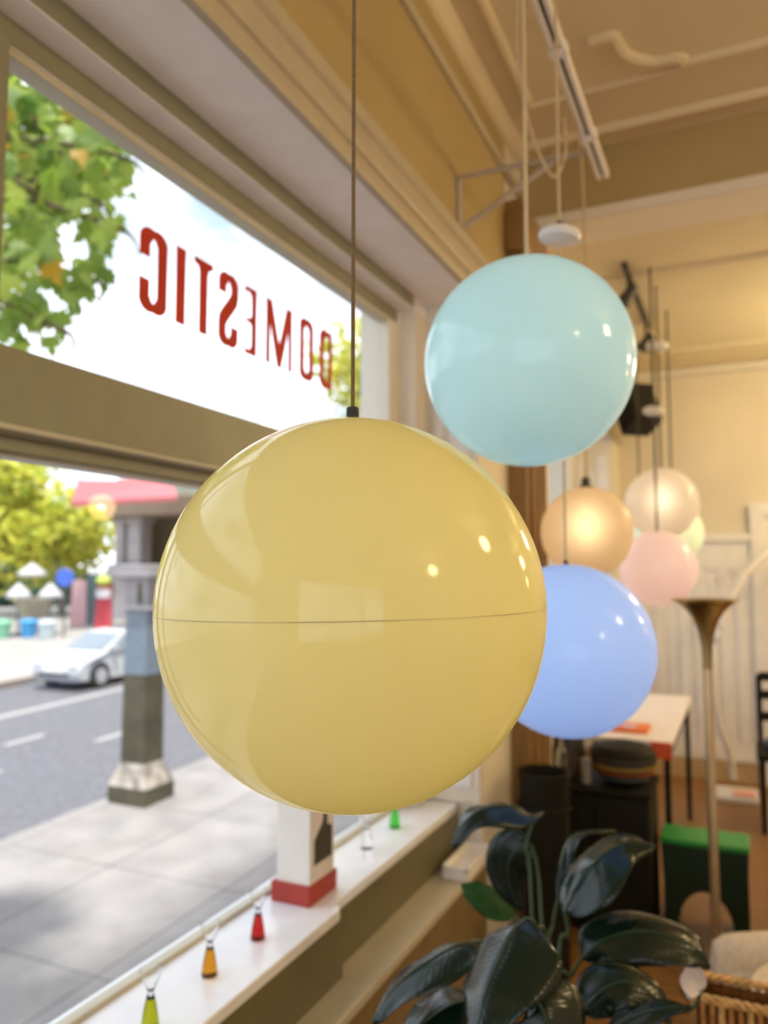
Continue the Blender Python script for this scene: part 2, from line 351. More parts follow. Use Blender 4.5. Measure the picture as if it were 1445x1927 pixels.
# ------------------------------------------------------------------ lettering on the glass (read from the street)
sign = thing('window_lettering', 'red condensed capitals reading DOMESTIC stuck on the upper window pane', 'lettering', (GX + .006, 1.7, 2.19))
LZ0, LH = 2.189, .187
class Letter:
    def __init__(s, y0, y1): s.y0, s.y1, s.q = y0, y1, []        # y1 is the reading start
    def P(s, u, v): return Vector((GX + .005, s.y1 - u * (s.y1 - s.y0), LZ0 + v * LH))
    def poly(s, pts): s.q.append([s.P(u, v) for u, v in pts])
    def ribbon(s, pts, wu, wv):                                    # stroke of width wu (of the letter width) by wv (of its height)
        W = s.y1 - s.y0; C = [Vector((u * W, v * LH)) for u, v in pts]; A = []; Bq = []
        for i, c in enumerate(C):
            t = (C[min(i+1, len(C)-1)] - C[max(i-1, 0)]).normalized(); nrm = Vector((-t.y, t.x))
            hw = .5 * (abs(nrm.x) * wu * W + abs(nrm.y) * wv * LH)
            A.append(c + nrm * hw); Bq.append(c - nrm * hw)
        for i in range(len(C) - 1):
            s.q.append([s.P(p.x / W, p.y / LH) for p in (A[i], A[i+1], Bq[i+1], Bq[i])])
    def done(s, nm):
        b = B()
        for q in s.q: b.add(q, [list(range(len(q)))])
        o = b.obj(nm, RED, sign, smooth=False); md = o.modifiers.new('solid', 'SOLIDIFY'); md.thickness = .0012; md.offset = 0
def arc(cu, cv, ru, rv, a0, a1, n=12): return [(cu + ru * math.cos(math.radians(a0 + (a1 - a0) * k / n)), cv + rv * math.sin(math.radians(a0 + (a1 - a0) * k / n))) for k in range(n + 1)]
l = Letter(1.2805, 1.3665); l.ribbon([(.84, .655)] + arc(.5, .83, .34, .13, 0, 180) + arc(.5, .17, .34, .13, 180, 360) + [(.84, .375)], .38, .105); l.done('letter_c')
l = Letter(1.400, 1.434); l.poly([(0, 0), (1, 0), (1, 1), (0, 1)]); l.done('letter_i')
l = Letter(1.466, 1.539); l.poly([(.28, 0), (.72, 0), (.72, .80), (.76, .89), (.94, .915), (1, .92), (1, 1), (0, 1), (0, .92), (.06, .915), (.22, .89), (.28, .80)]); l.done('letter_t')
l = Letter(1.566, 1.646); l.ribbon([(.83, .72)] + arc(.5, .84, .33, .12, 0, 180, 10) + [(.17, .74), (.22, .66), (.4, .56), (.6, .46), (.79, .35), (.83, .27)] + arc(.5, .16, .33, .12, 0, -180, 10) + [(.17, .28)], .39, .105); l.done('letter_s')
l = Letter(1.679, 1.734); l.poly([(0, 0), (1, 0), (1, .11), (.85, .075), (.62, .075), (.44, .13), (.44, .43), (.60, .475), (.9, .47), (.9, .54), (.60, .535), (.44, .58), (.44, .87), (.62, .925), (.85, .925), (1, .89), (1, 1), (0, 1)]); l.done('letter_e')
l = Letter(1.7805, 1.918); l.poly([(0, 0), (.15, 0), (.15, .64), (.42, 0), (.58, 0), (.85, .64), (.85, 0), (1, 0), (1, 1), (.78, 1), (.5, .36), (.22, 1), (0, 1)]); l.done('letter_m')
l = Letter(1.9665, 2.0395); l.ribbon(arc(.5, .84, .38, .115, 0, 180) + arc(.5, .16, .38, .115, 180, 360) + [(.88, .84)], .36, .11); l.done('letter_o')
l = Letter(2.086, 2.163); l.poly([(0, 0), (.29, 0), (.29, 1), (0, 1)]); l.ribbon([(.292, .95), (.45, .95)] + arc(.5, .80, .36, .15, 90, 0) + arc(.5, .20, .36, .15, 0, -90) + [(.45, .05), (.292, .05)], .34, .11); l.done('letter_d')

# ================================================================== PENDANT GLOBES
def globe(c, D, m, label, ztop, cord_m, group=None, grip=True, disc=None, lit=None, tilt=(0, 0), cr=.0023, name='pendant_globe', seam=None, slack=0, xt=None):
    c = Vector(c); R = D / 2
    t = thing(name, label, 'pendant lamp', c, group)
    rot = Matrix.Rotation(math.radians(tilt[0]), 3, 'X') @ Matrix.Rotation(math.radians(tilt[1]), 3, 'Y')
    n = 72; k = 22
    up = [(R * math.cos(math.pi/2 * i / k), R * math.sin(math.pi/2 * i / k)) for i in range(k)] + [(R * .018, R * .9998)]
    lo = [(R * math.cos(math.pi/2 * i / k), -R * math.sin(math.pi/2 * i / k)) for i in range(k)] + [(R * .018, -R * .9998)]
    g = 0.0
    B().lathe([(r, z + g) for r, z in up], n, c, rot, cap0=False).obj('upper_shell', m, t, angle=60)
    B().lathe([(r, z - g) for r, z in lo], n, c, rot, cap0=False).obj('lower_shell', m, t, angle=60)
    if seam is not None:
        B().lathe([(R * .997, -.0006), (R * 1.0003, -.0003), (R * 1.0003, .0003), (R * .997, .0006)], n, c, rot, False, False).obj('seam', seam, t)
    top = c + Vector((0, 0, R))
    if grip:
        prof = [(.0118, -.003), (.0118, .0006), (.0072, .0030)]
        for i in range(5): prof += [(.0068, .0036 + i * .0018), (.0068, .0046 + i * .0018), (.0059, .0050 + i * .0018), (.0059, .0053 + i * .0018)]
        prof += [(.0066, .0126), (.0066, .0135), (.0052, .0146), (.003, .0150)]
        B().lathe([(r * grip, z * grip) for r, z in prof], 20, top).obj('cord_grip', DARKMETAL, t)
    x1, y1 = xt if xt else (c.x, c.y)
    P0 = top + Vector((0, 0, .004)); P1 = Vector((x1, y1, ztop))
    pts = [P0.lerp(P1, i / 24) + Vector((slack * math.sin(math.pi * i / 24), .0, 0)) for i in range(25)]
    B().tube(pts, cr, 8).obj('cord', cord_m, t)
    if disc:
        for (zd, rd, hd_) in disc:
            f = (zd - P0.z) / (P1.z - P0.z); pd = P0.lerp(P1, f) + Vector((slack * math.sin(math.pi * f), 0, 0))
            rt = Matrix.Rotation(math.radians(7), 3, 'Y')
            B().lathe([(.004, hd_ * .55), (rd * .6, hd_ * .5), (rd * .93, hd_ * .25), (rd, 0), (rd * .93, -hd_ * .28), (rd * .55, -hd_ * .48), (.004, -hd_ * .5)], 32, pd, rt).obj('cord_disc', WHITE, t)
            B().lathe([(.016, hd_ * .45), (.014, hd_ * .75), (.006, hd_ * 1.0)], 16, pd).obj('disc_nut', DARKMETAL, t)
    if lit:
        b = B().lathe([(.012, .09), (.012, .06), (.02, .05), (.03, .02), (.031, 0), (.026, -.018), (.014, -.028), (.003, -.031)], 20, c + Vector((lit[2], lit[3], .0)))
        b.obj('bulb', emis('bulb_' + label[:12], lit[0], lit[1]), t)  # weak bulbs in the coloured globes are added to brighten their shells
    return t
# --- the three large ones in a row under the ceiling track, and the group beyond the header
YEL = shell_mat('yellow_acrylic', (.97, .90, .46), .52, .10)
CYA = shell_mat('pale_blue_acrylic', (.68, .92, .96), .52, .12)
BLU = shell_mat('cornflower_acrylic', (.47, .64, .985), .55, .16)
PNK = shell_mat('pink_acrylic', (.97, .82, .79), .5, .22)
GRN = shell_mat('lime_acrylic', (.88, .95, .74), .5, .22)
MNT = shell_mat('mint_acrylic', (.82, .93, .90), .5, .22)
CRM = lit_shell('cream_opal_glass', (.86, .74, .57))
OPL = lit_shell('white_opal_glass', (.90, .84, .77))
SEAM = mat('yellow_seam', (.62, .50, .18), .5, var=.25, scale=9, hue2=(.97, .90, .46))
YR = -.374
globe(at(662.5, 1147.5, .80), .398, YEL, 'glossy yellow acrylic globe lamp with a fine seam, hanging on a brown cord', 3.025, CORD_T, tilt=(.4, -1.0), seam=SEAM, cr=.0022, grip=1.0, lit=((1, .96, .9), 1.2, 0, 0))
globe(at(994, 683, 1.478), .398, CYA, 'pale sky-blue globe lamp hanging higher than the yellow one', 3.025, CORD_C, cr=.0042, grip=.7, lit=((.90, .97, 1), 3.2, 0, 0))
globe(at(1067, 1223, 1.80), .400, BLU, 'cornflower-blue globe lamp hanging below the pale sky-blue one', 3.025, CORD_C, cr=.0034, disc=[(2.42, .052, .036)], grip=.7, lit=((1, .98, .94), 6.6, 0, 0))
globe(at(1104, 1001, 3.10), .365, CRM, 'lit cream globe lamp with a dark cap near the brown pilaster', ZCEIL, CORD_C, cr=.005, grip=2.6, lit=((1, .76, .46), 6, .0, 0), slack=.02)
globe(at(1245, 947, 4.35), .400, OPL, 'lit white opal globe lamp hanging above the pink one', ZALC, CORD_K, cr=.006, grip=1, disc=[(2.90, .062, .05)], lit=((1, .82, .58), 5, 0, 0))
globe(at(1238, 1070, 4.05), .395, PNK, 'salmon-pink globe lamp hanging under the white opal one', ZALC, CORD_K, cr=.006, grip=1, disc=[(2.46, .056, .045)], lit=((1, .92, .9), 4, 0, 0))
globe(at(1266, 1003, 4.75), .360, GRN, 'lime-green globe lamp half hidden behind the white and pink globes', ZALC, CORD_K, cr=.006, grip=1, lit=((1, .97, .9), 4.5, 0, 0))
globe(at(1205, 1002, 5.45), .350, MNT, 'pale mint globe lamp between the cream and the white opal globes', ZALC, CORD_K, cr=.006, grip=1, lit=((1, .97, .9), 4.5, 0, 0))
# unseen warm globes added to light the room; the amber one mirrors in the pane
AMBER = emis('amber_globe_glass', (1, .58, .20), 9.0)
WARM = emis('warm_fill_globe', (1, .77, .41), FILL_LAMP)
for (x, y, z), lb in (((2.3, 2.0, 3.02), 'lit warm globe lamp high over the middle of the shop floor'), ((2.7, 5.2, 2.75), 'lit warm globe lamp in the far corner under the low ceiling'), ((3.3, -.4, 3.02), 'lit warm globe lamp by the right wall near the front window'), ((1.0, 5.3, 2.72), 'lit warm globe lamp hanging before the back wall door'), ((2.5, 4.87, 2.15), 'small low-hung lit globe lamp that mirrors in the window')):
    globe((x, y, z), .22 if z < 2.3 else .36, AMBER if z < 2.3 else WARM, lb, ZCEIL if y < YHEAD else ZALC, CORD_C, group='lit globes over the shop floor', cr=.004)

# ------------------------------------------------------------------ lighting track with wall bracket
RX, RZ, RE = -.415, 3.04, 2.785
trk = thing('lighting_track', 'white twin lighting track with a dark slot on a wall bracket', 'track', (RX, 1.0, RZ))
for s in (-1, 1): B().box((RX + s * .013 - .008, YF + .2, RZ - .012), (RX + s * .013 + .008, RE, RZ + .016)).obj('track_rail', RAILW, trk, bevel=.003)
B().box((RX - .006, YF + .2, RZ - .004), (RX + .006, RE - .02, RZ + .012)).obj('track_slot', DARKMETAL, trk)
for yy in (2.02, 2.48, 1.2, .2): 
    B().box((RX - .026, yy, RZ - .016), (RX + .026, yy + .035, RZ + .018)).obj('track_joint', RAILW, trk, bevel=.004)
for yy in (1.0, -1.5): B().tube([(RX, yy, RZ), (RX, yy, ZCEIL)], .006).obj('hanger_rod', RAILW, trk)
BR = mat('grey_bracket_metal', (.52, .46, .40), .4, metal=.3, var=.05)
for yy in (2.58, -1.2):
    bk = B().tube([(WX + .012, yy, 2.83), (WX + .012, yy, 3.05)], .011, 8).obj('wall_bracket', BR, trk)
    B().tube([(WX + .012, yy, 3.045), (RX, yy + .02, RZ + .004)], .009, 8).obj('bracket_arm', BR, bk)
    B().tube([(WX + .016, yy, 2.845), (RX - .14, yy + .01, RZ - .01)], .010, 8).obj('bracket_brace', BR, bk)
lc = bez([(RX - .04, 1.75, RZ - .03), (RX - .07, 1.85, RZ - .10), (RX - .075, 2.0, RZ - .22), (RX - .04, 2.1, RZ - .32), (RX - .02, 2.2, RZ - .22), (RX - .04, 2.3, RZ - .04)], 30)
tag(B().tube(lc, .004, 6).obj('loose_cable', CORD_C), 'loose tan cable looping below the white lighting track', 'cable')

# small dark track with spotlights beyond the header
t2 = thing('spotlight_track', 'short dark track with two small black spotlights on the low ceiling', 'track', (-.52, 4.6, ZALC))
B().box((-.535, 4.15, ZALC - .03), (-.505, 5.3, ZALC)).obj('track_rail', DARKMETAL, t2, bevel=.004)
for yy, dz in ((4.3, .10), (5.15, .13)):
    B().tube([(-.52, yy, ZALC - .02), (-.52, yy, ZALC - dz)], .008).obj('spot_stem', DARKMETAL, t2)
    rt = Matrix.Rotation(math.radians(35), 3, 'Y')
    B().lathe([(.004, .06), (.028, .055), (.032, .0), (.042, -.055), (.036, -.06), (.03, -.02)], 20, (-.52, yy, ZALC - dz - .03), rt).obj('spot_head', DARKMETAL, t2)

# loudspeaker in the far corner
sp = thing('loudspeaker', 'black box loudspeaker tilted down on a bracket in the far corner', 'speaker', (-.70, 6.05, 2.82))
R3 = Matrix.Rotation(math.radians(38), 3, 'Z') @ Matrix.Rotation(math.radians(-24), 3, 'X')
c = Vector((-.69, 6.02, 2.83))
B().box(c - Vector((.115, .11, .17)), c + Vector((.115, .11, .17)), R3).obj('speaker_box', BLACK, sp, bevel=.012)
B().box(c - Vector((.10, .118, .155)), c + Vector((.10, -.108, .155)), R3, about=c).obj('speaker_grille', mat('black_grille', (.012, .012, .01), .8), sp)
B().tube([c + R3 @ Vector((0, .1, .03)), Vector((WX + .02, 6.34, 2.98))], .014).obj('speaker_bracket', DARKMETAL, sp)
B().tube(bez([c + R3 @ Vector((0, .1, .1)), c + Vector((-.06, .1, .26)), Vector((WX + .03, 6.2, 3.2))], 12), .005).obj('speaker_cable', DARKMETAL, sp)

# ================================================================== ON THE SILL
ZS = .736
def flask(p, col, nm_label, s=1.0, clear=False):
    p = Vector((p.x, p.y, ZS))
    t = thing('glass_flask', nm_label, 'flask', p)
    gm = mat('clear_flask_glass', (.97, .98, .98), .02, var=.0, transmission=1.0)
    cm = gm if clear else mat('liquid_' + nm_label.split()[1], col, .03, var=.02, transmission=.92, ior=1.36)
    B().lathe([(r * s, z * s) for r, z in ((.0135, .0), (.0168, .002), (.0172, .008), (.0150, .024), (.0120, .040), (.0095, .052), (.0088, .056))], 28, p).obj('flask_body', cm, t)
    B().lathe([(r * s, z * s) for r, z in ((.0088, .056), (.0062, .064), (.0060, .069), (.0105, .080), (.0165, .094), (.0215, .110), (.0207, .110), (.0158, .094), (.0098, .081), (.0045, .070))], 28, p).obj('flask_funnel', gm, t)
flask(atZ(282, 1936, ZS), (.55, .58, .02), 'small yellow-green glass flask with a flared clear funnel neck')
flask(atZ(394, 1836, ZS), (.80, .36, .02), 'small amber glass flask with a flared clear funnel neck')
flask(atZ(485, 1767, ZS), (.60, .02, .015), 'small red glass flask near the tall white box')
flask(atZ(690, 1597, ZS), (1, 1, 1), 'small clear glass flask beyond the tall white box', 1.1, True)
flask(atZ(743, 1558, ZS), (.10, .75, .08), 'small green glass flask near the sill end', 1.1)
# tall white box with a red foot and a black print
bxo = thing('display_box', 'tall white box with a red foot and a dark tower print on the marble sill', 'box', (-1.10, 1.86, ZS))
a0 = atZ(582, 1710, ZS); x1, y0 = a0.x, a0.y
fx, fy = .118, .150
CARD = mat('white_card', (.80, .77, .72), .6, var=.02)
B().box((x1 - fx, y0, ZS), (x1, y0 + fy, ZS + .052)).obj('box_foot', mat('red_card', (.40, .045, .03), .5), bxo, bevel=.002)
B().box((x1 - fx + .014, y0 + .008, ZS + .05), (x1 - .004, y0 + fy - .012, ZS + .46)).obj('box_body', CARD, bxo, bevel=.002)
B().box((x1 - fx + .004, y0 - .001, ZS + .458), (x1 + .002, y0 + fy, ZS + .485)).obj('box_lid', mat('red_card', (.4, .05, .03)), bxo, bevel=.002)
PRN = mat('dark_print', (.06, .055, .045), .6)
px = x1 - .004 + .0006; pp = []
for a, b in ((.022, .045), (.118, .045), (.118, .125), (.092, .135), (.092, .19), (.070, .19), (.068, .155), (.064, .145), (.022, .11)):
    pp.append((y0 + .008 + a, ZS + .05 + b))
B().prism(pp, 'x', px - .0005, px).obj('printed_tower', PRN, bxo, smooth=False)
# white tray on the low ledge
ZL = .557
mg = thing('white_tray', 'narrow white ceramic tray on the low ledge behind the plant', 'tray', (-.925, 2.68, ZL))
B().box((-.966, 2.54, ZL), (-.872, 2.805, ZL + .03)).obj('tray_base', WHITE, mg, bevel=.006)
for a, b in (((-.966, 2.54), (-.956, 2.805)), ((-.882, 2.54), (-.872, 2.805)), ((-.966, 2.54), (-.872, 2.55)), ((-.966, 2.795), (-.872, 2.805))):
    B().box((a[0], a[1], ZL + .028), (b[0], b[1], ZL + .048)).obj('tray_rim', WHITE, mg, bevel=.003)

# ================================================================== FURNITURE
# torchiere
lp = at(1337, 1130, 3.0); LXY = (lp.x - .02, lp.y + .03)
tl = thing('floor_lamp', 'slim brass uplighter floor lamp with a trumpet-shaped shade', 'floor lamp', (LXY[0], LXY[1], 0))
B().lathe([(.13, 0), (.13, .012), (.11, .02), (.03, .035), (.02, .06)], 40, (*LXY, 0)).obj('base', BRASS, tl)
B().lathe([(.0175, .05), (.0175, 1.30)], 20, (*LXY, 0)).obj('pole', mat('pale_brass', (.66, .53, .33), .34, metal=.85, var=.03), tl)
prof = [(.0178, 1.22), (.0185, 1.26), (.021, 1.30), (.027, 1.345), (.037, 1.385), (.052, 1.42), (.072, 1.45), (.098, 1.475), (.127, 1.49), (.125, 1.494), (.095, 1.48), (.068, 1.457), (.046, 1.43), (.02, 1.40)]
B().lathe(prof, 48, (*LXY, 0)).obj('trumpet_shade', mat('dark_brass', (.36, .28, .13), .34, metal=1.0, var=.04), tl)
# arc lamp
al = thing('arc_lamp', 'white arched tube floor lamp on a flat white base plate by the back wall', 'floor lamp', at(1385, 1475, 5.5))
ap = [at(x, y, 5.5) for x, y in ((1380, 1466), (1376, 1430), (1369, 1405), (1355, 1367), (1346, 1308), (1343, 1261), (1346, 1213), (1362, 1162), (1380, 1118), (1408, 1075), (1445, 1043), (1500, 1022), (1560, 1030), (1600, 1070))]
B().tube(bez(ap, 60), .024, 12).obj('arched_tube', WHITE, al)
e = ap[-1]; B().lathe([(.02, .10), (.06, .095), (.13, .04), (.16, -.05), (.155, -.05), (.125, .03), (.05, .085)], 32, e).obj('dome_shade', WHITE, al)
pb = at(1385, 1475, 5.5)
B().box((pb.x - .15, pb.y - .16, 0), (pb.x + .14, pb.y + .15, .035)).obj('base_plate', MARBLE, al, bevel=.006)
bk = tag(B().box((pb.x - .02, pb.y - .13, .0365), (pb.x + .12, pb.y + .02, .05)).obj('pink_book', mat('pink_cover', (.75, .38, .33), .5), loc=(pb.x, pb.y, .0365)), 'small pink book lying on the white lamp base plate', 'book')
# black cabinet
X0, X1, Y0, Y1, ZT = -.885, -.405, 3.62, 3.97, .63
cb = thing('black_cabinet', 'low black two-door cabinet standing beside the brown pilaster', 'cabinet', ((X0+X1)/2, (Y0+Y1)/2, 0))
B().box((X0, Y0 + .02, .0), (X1, Y1, ZT - .025)).obj('cabinet_body', BLACK, cb, bevel=.004)
B().box((X0 - .005, Y0 - .005, ZT - .025), (X1 + .01, Y1, ZT)).obj('cabinet_top', BLACK, cb, bevel=.004)
for k in (0, 1):
    xa = X0 + .01 + k * .235
    d = B().box((xa, Y0, .05), (xa + .228, Y0 + .02, ZT - .035)).obj('cabinet_door', BLACK, cb, bevel=.003)
    B().lathe([(.006, 0), (.006, -.015), (.012, -.02), (.012, -.028), (.002, -.03)], 12, (xa + (.20 if k == 0 else .028), Y0, .36), Matrix.Rotation(math.radians(-90), 3, 'X')).obj('door_knob', DARKMETAL, d)
# things on the cabinet
GL = mat('clear_bottle_glass', (.9, .93, .92), .04, var=0, transmission=1.0)
for k, (x, r_, h, lab, mt_) in enumerate(((-.80, .026, .20, 'slim clear glass bottle on the black cabinet beside a grey tin', GL), (-.752, .026, .13, 'small clear glass tumbler on the black cabinet', GL), (-.69, .026, .11, 'short grey metal tin between the tumbler and striped bowl', mat('grey_tin', (.35, .34, .31), .4, metal=.6)))):
    p = Vector((x, 3.70, ZT))
    if k == 0: o = B().lathe([(r_, 0), (r_, h * .55), (r_ * .8, h * .68), (r_ * .38, h * .78), (r_ * .38, h), (r_ * .45, h)], 24, p).obj('glass_bottle', mt_, loc=p)
    elif k == 1: o = B().lathe([(r_ * .85, 0), (r_, h), (r_ * .94, h), (r_ * .8, .008)], 24, p).obj('glass_tumbler', mt_, loc=p)
    else: o = B().lathe([(r_, 0), (r_, h * .86), (r_ * 1.04, h * .87), (r_ * 1.04, h * .98), (r_ * .9, h)], 24, p).obj('metal_tin', mt_, loc=p)
    tag(o, lab, ('bottle', 'glass', 'tin')[k])
bag = thing('black_bag', 'slouched black leather bag against the pilaster on the black cabinet', 'bag', (-.82, 3.86, ZT))
B().lathe([(.07, 0), (.095, .02), (.10, .10), (.085, .18), (.05, .225), (.01, .23)], 24, (-.80, 3.86, ZT), Matrix.Diagonal((.8, .75, 1))).obj('bag_body', mat('black_leather', (.03, .027, .018), .42, bump=.3, scale=30), bag)
B().tube(bez([(-.86, 3.86, ZT + .18), (-.84, 3.86, ZT + .27), (-.80, 3.86, ZT + .30), (-.76, 3.86, ZT + .27), (-.74, 3.86, ZT + .18)], 16), .008).obj('bag_handle', BLACK, bag)
bw = thing('striped_bowl', 'dark woven bowl with gold and rust stripes on the black cabinet', 'bowl', (-.535, 3.79, ZT))
bp = (-.535, 3.79, ZT)
prof = [(.06, 0), (.10, .02), (.135, .06), (.15, .105), (.148, .13), (.14, .128), (.13, .07), (.09, .03)]
B().lathe(prof, 40, bp).obj('bowl_body', mat('dark_woven', (.035, .03, .02), .7, bump=.5, scale=60), bw)
for zz, rr, cl, nm in ((.062, .1375, (.30, .07, .02), 'rust_stripe'), (.085, .1455, (.36, .24, .05), 'gold_stripe'), (.034, .114, (.10, .11, .10), 'grey_stripe')):
    B().lathe([(rr - .004, -.006), (rr + .002, -.005), (rr + .004, .005), (rr - .002, .006)], 40, (bp[0], bp[1], ZT + zz), None, False, False).obj(nm, mat(nm, cl, .6), bw)
cl_ = B().lathe([(.14, .0), (.145, .02), (.12, .05), (.05, .068), (.005, .07)], 32, (bp[0], bp[1], ZT + .118)).obj('bowl_cover', BLACK, bw)
ub = thing('umbrella_bin', 'tall black umbrella bin standing in front of the brown pilaster', 'bin', (-.73, 3.04, 0))
B().lathe([(.085, 0), (.09, .02), (.098, .80), (.102, .81), (.102, .83), (.092, .83), (.085, .05)], 32, (-.73, 3.04, 0)).obj('bin_body', BLACK, ub)
B().lathe([(.1035, -.012), (.106, 0), (.1035, .012)], 32, (-.73, 3.04, .70), None, False, False).obj('bin_band', BLACK, ub)
# white console table along the wall
tb = thing('console_table', 'long white-topped console table with black legs beyond the black cabinet', 'table', (-.53, 4.8, 0))
B().box((-.725, 4.02, .755), (-.335, 5.55, .78)).obj('table_top', mat('white_laminate', (.86, .80, .78), .35, var=.01), tb, bevel=.003)
B().box((-.71, 4.05, .70), (-.35, 5.53, .755)).obj('table_apron', BLACK, tb)
for xx in (-.705, -.365):
    for yy in (4.05, 5.50): B().box((xx - .014, yy - .014, 0), (xx + .014, yy + .014, .72)).obj('leg', BLACK, tb)
ORNG = mat('orange_card', (.80, .20, .03), .5, var=.05)
def flatbook(a, b, h, nm, lab, m_, z=.7805):
    pa, pb_ = atZ(*a, z), atZ(*b, z)
    x0, x1_ = sorted((pa.x, pb_.x)); y0_, y1_ = sorted((pa.y, pb_.y))
    o = B().box((x0, y0_, z), (x1_, y1_, z + h)).obj(nm, m_, loc=((x0 + x1_) / 2, (y0_ + y1_) / 2, z), bevel=.002); return tag(o, lab, 'book')
ob = thing('orange_book', 'orange book with a lilac label lying on the white table', 'book', (-.56, 4.26, .7805))
B().box((-.66, 4.17, .7805), (-.47, 4.36, .80)).obj('book_cover', ORNG, ob, bevel=.002)
B().box((-.60, 4.20, .7995), (-.53, 4.30, .8012)).obj('book_label', mat('lilac_label', (.62, .45, .62), .5), ob)
tag(B().box((-.43, 4.008, .70), (-.34, 4.0195, .778)).obj('red_card', mat('orange_red_card', (.68, .10, .03), .5), loc=(-.385, 4.01, .70)), 'orange-red card hanging from the white table edge', 'card')
# green stool
gs = thing('green_stool', 'low green moulded stool table with an arched leg opening', 'stool', (-.2, 3.95, 0))
GR = mat('green_plastic', (.035, .33, .06), .4, var=.03)
B().box((-.385, 3.78, .375), (-.012, 4.0, .405)).obj('stool_top', GR, gs, bevel=.012)
ar = [(-.36, 0), (-.38, .38), (-.017, .38), (-.035, 0), (-.085, 0)] + [(-.1985 + .115 * math.cos(math.radians(t)), .02 + .17 * math.sin(math.radians(t))) for t in range(0, 181, 15)] + [(-.315, 0)]
GRD = mat('shaded_green_plastic', (.012, .035, .014), .5)  # darkened copy of the stool's green; shade on its sides is painted
for yy in (3.79, 3.96): B().prism(ar, 'y', yy, yy + .03).obj('arched_side', GRD, gs, smooth=False)
for xx in (-.372, -.052): B().box((xx, 3.80, 0), (xx + .03, 3.98, .376)).obj('end_panel', GRD, gs)
# black chair at the right
bc = thing('black_chair', 'black wooden side chair standing near the back wall door', 'chair', (.33, 5.55, 0))
for x, y, h in ((.07, 5.38, .45), (.45, 5.38, .45), (.07, 5.76, .92), (.45, 5.76, .92)): B().tube([(x, y, 0), (x, y, h)], [.014, .019], 10).obj('leg', BLACK, bc)
B().box((.04, 5.35, .44), (.48, 5.79, .48)).obj('seat', BLACK, bc, bevel=.012)
for z in (.62, .76, .88): B().box((.07, 5.75, z), (.45, 5.775, z + .06)).obj('back_slat', BLACK, bc, bevel=.006)
cu = thing('blue_cushion', 'small dark blue cushion on the black chair seat', 'cushion', (.23, 5.55, .48))
B().lathe([(.02, 0), (.13, .012), (.15, .04), (.12, .075), (.02, .085)], 24, (.23, 5.55, .481)).obj('cushion_pad', mat('navy_cloth', (.04, .07, .16), .8), cu)

# cream tub chairs
VELV = mat('cream_boucle', (.72, .62, .48), .85, var=.05, scale=60, bump=.25)
def tub_chair(loc, rz, label):
    t = bpy.data.objects.new('tub_chair', None); COL.objects.link(t); ORG[t] = Vector((0, 0, 0)); tag(t, label, 'chair')
    # local: opening faces +X negative (-x is the front)
    b = B(); rows = []
    nA = 34
    for i in range(nA + 1):
        s = i / nA; a = math.radians(-118 + 236 * s)
        hgt = .47 + .29 * max(0, math.cos(a)) ** 1.3 - .06 * max(0, (abs(a) - math.radians(90)) / math.radians(28))
        ro, ri = .40, .285
        if abs(a) > math.radians(90):
            k = (abs(a) - math.radians(90)) / math.radians(28); yy = math.copysign(1, a)
            cx_o = Vector((-.36 * k * 1.1, yy * ro, 0)); cx_i = Vector((-.36 * k * 1.1, yy * ri, 0))
        else:
            cx_o = Vector((ro * math.cos(a), ro * math.sin(a), 0)); cx_i = Vector((ri * math.cos(a), ri * math.sin(a), 0))
        mid = (cx_o + cx_i) / 2; out = (cx_o - cx_i) / 2
        ring = []
        tuft = .008 * math.cos(s * nA * 1.3)
        for q in ((1, .10), (1.06, .25), (1.06, hgt - .12), (.98, hgt - .05), (.7, hgt - .012), (.2, hgt), (-.4, hgt - .008), (-.85, hgt - .045), (-1.0 + tuft * 6, hgt - .12), (-1.0 - tuft * 6, .36), (-1, .10)):
            ring.append(mid + out * q[0] + Vector((0, 0, q[1])))
        rows.append(ring)
    n = len(rows[0]); vs = [p for r in rows for p in r]; fs = []
    for i in range(nA):
        for k in range(n): fs.append((i*n+k, i*n+(k+1) % n, (i+1)*n+(k+1) % n, (i+1)*n+k))
    fs += [list(range(n)), list(range(nA*n, nA*n+n))]
    o = B().add(vs, fs).obj('chair_shell', VELV, t, angle=50)
    sub = o.modifiers.new('sub', 'SUBSURF'); sub.levels = 1; sub.render_levels = 1
    B().lathe([(.02, .24), (.285, .24), (.30, .28), (.30, .36), (.28, .405), (.2, .42), (.01, .425)], 36, (-.05, 0, 0)).obj('seat_cushion', VELV, t)
    for x, y in ((.22, .22), (.22, -.22), (-.3, .24), (-.3, -.24)): B().tube([(x, y, 0), (x, y, .12)], [.014, .02], 10).obj('leg', BROWN, t)
    t.location = loc; t.rotation_euler = (0, 0, math.radians(rz)); return t
tub_chair((.31, 2.58, 0), 12, 'cream upholstered tub chair with a shaded seat behind the wicker basket')
tub_chair((.46, 3.46, 0), 190, 'cream upholstered tub chair standing behind the brass floor lamp')

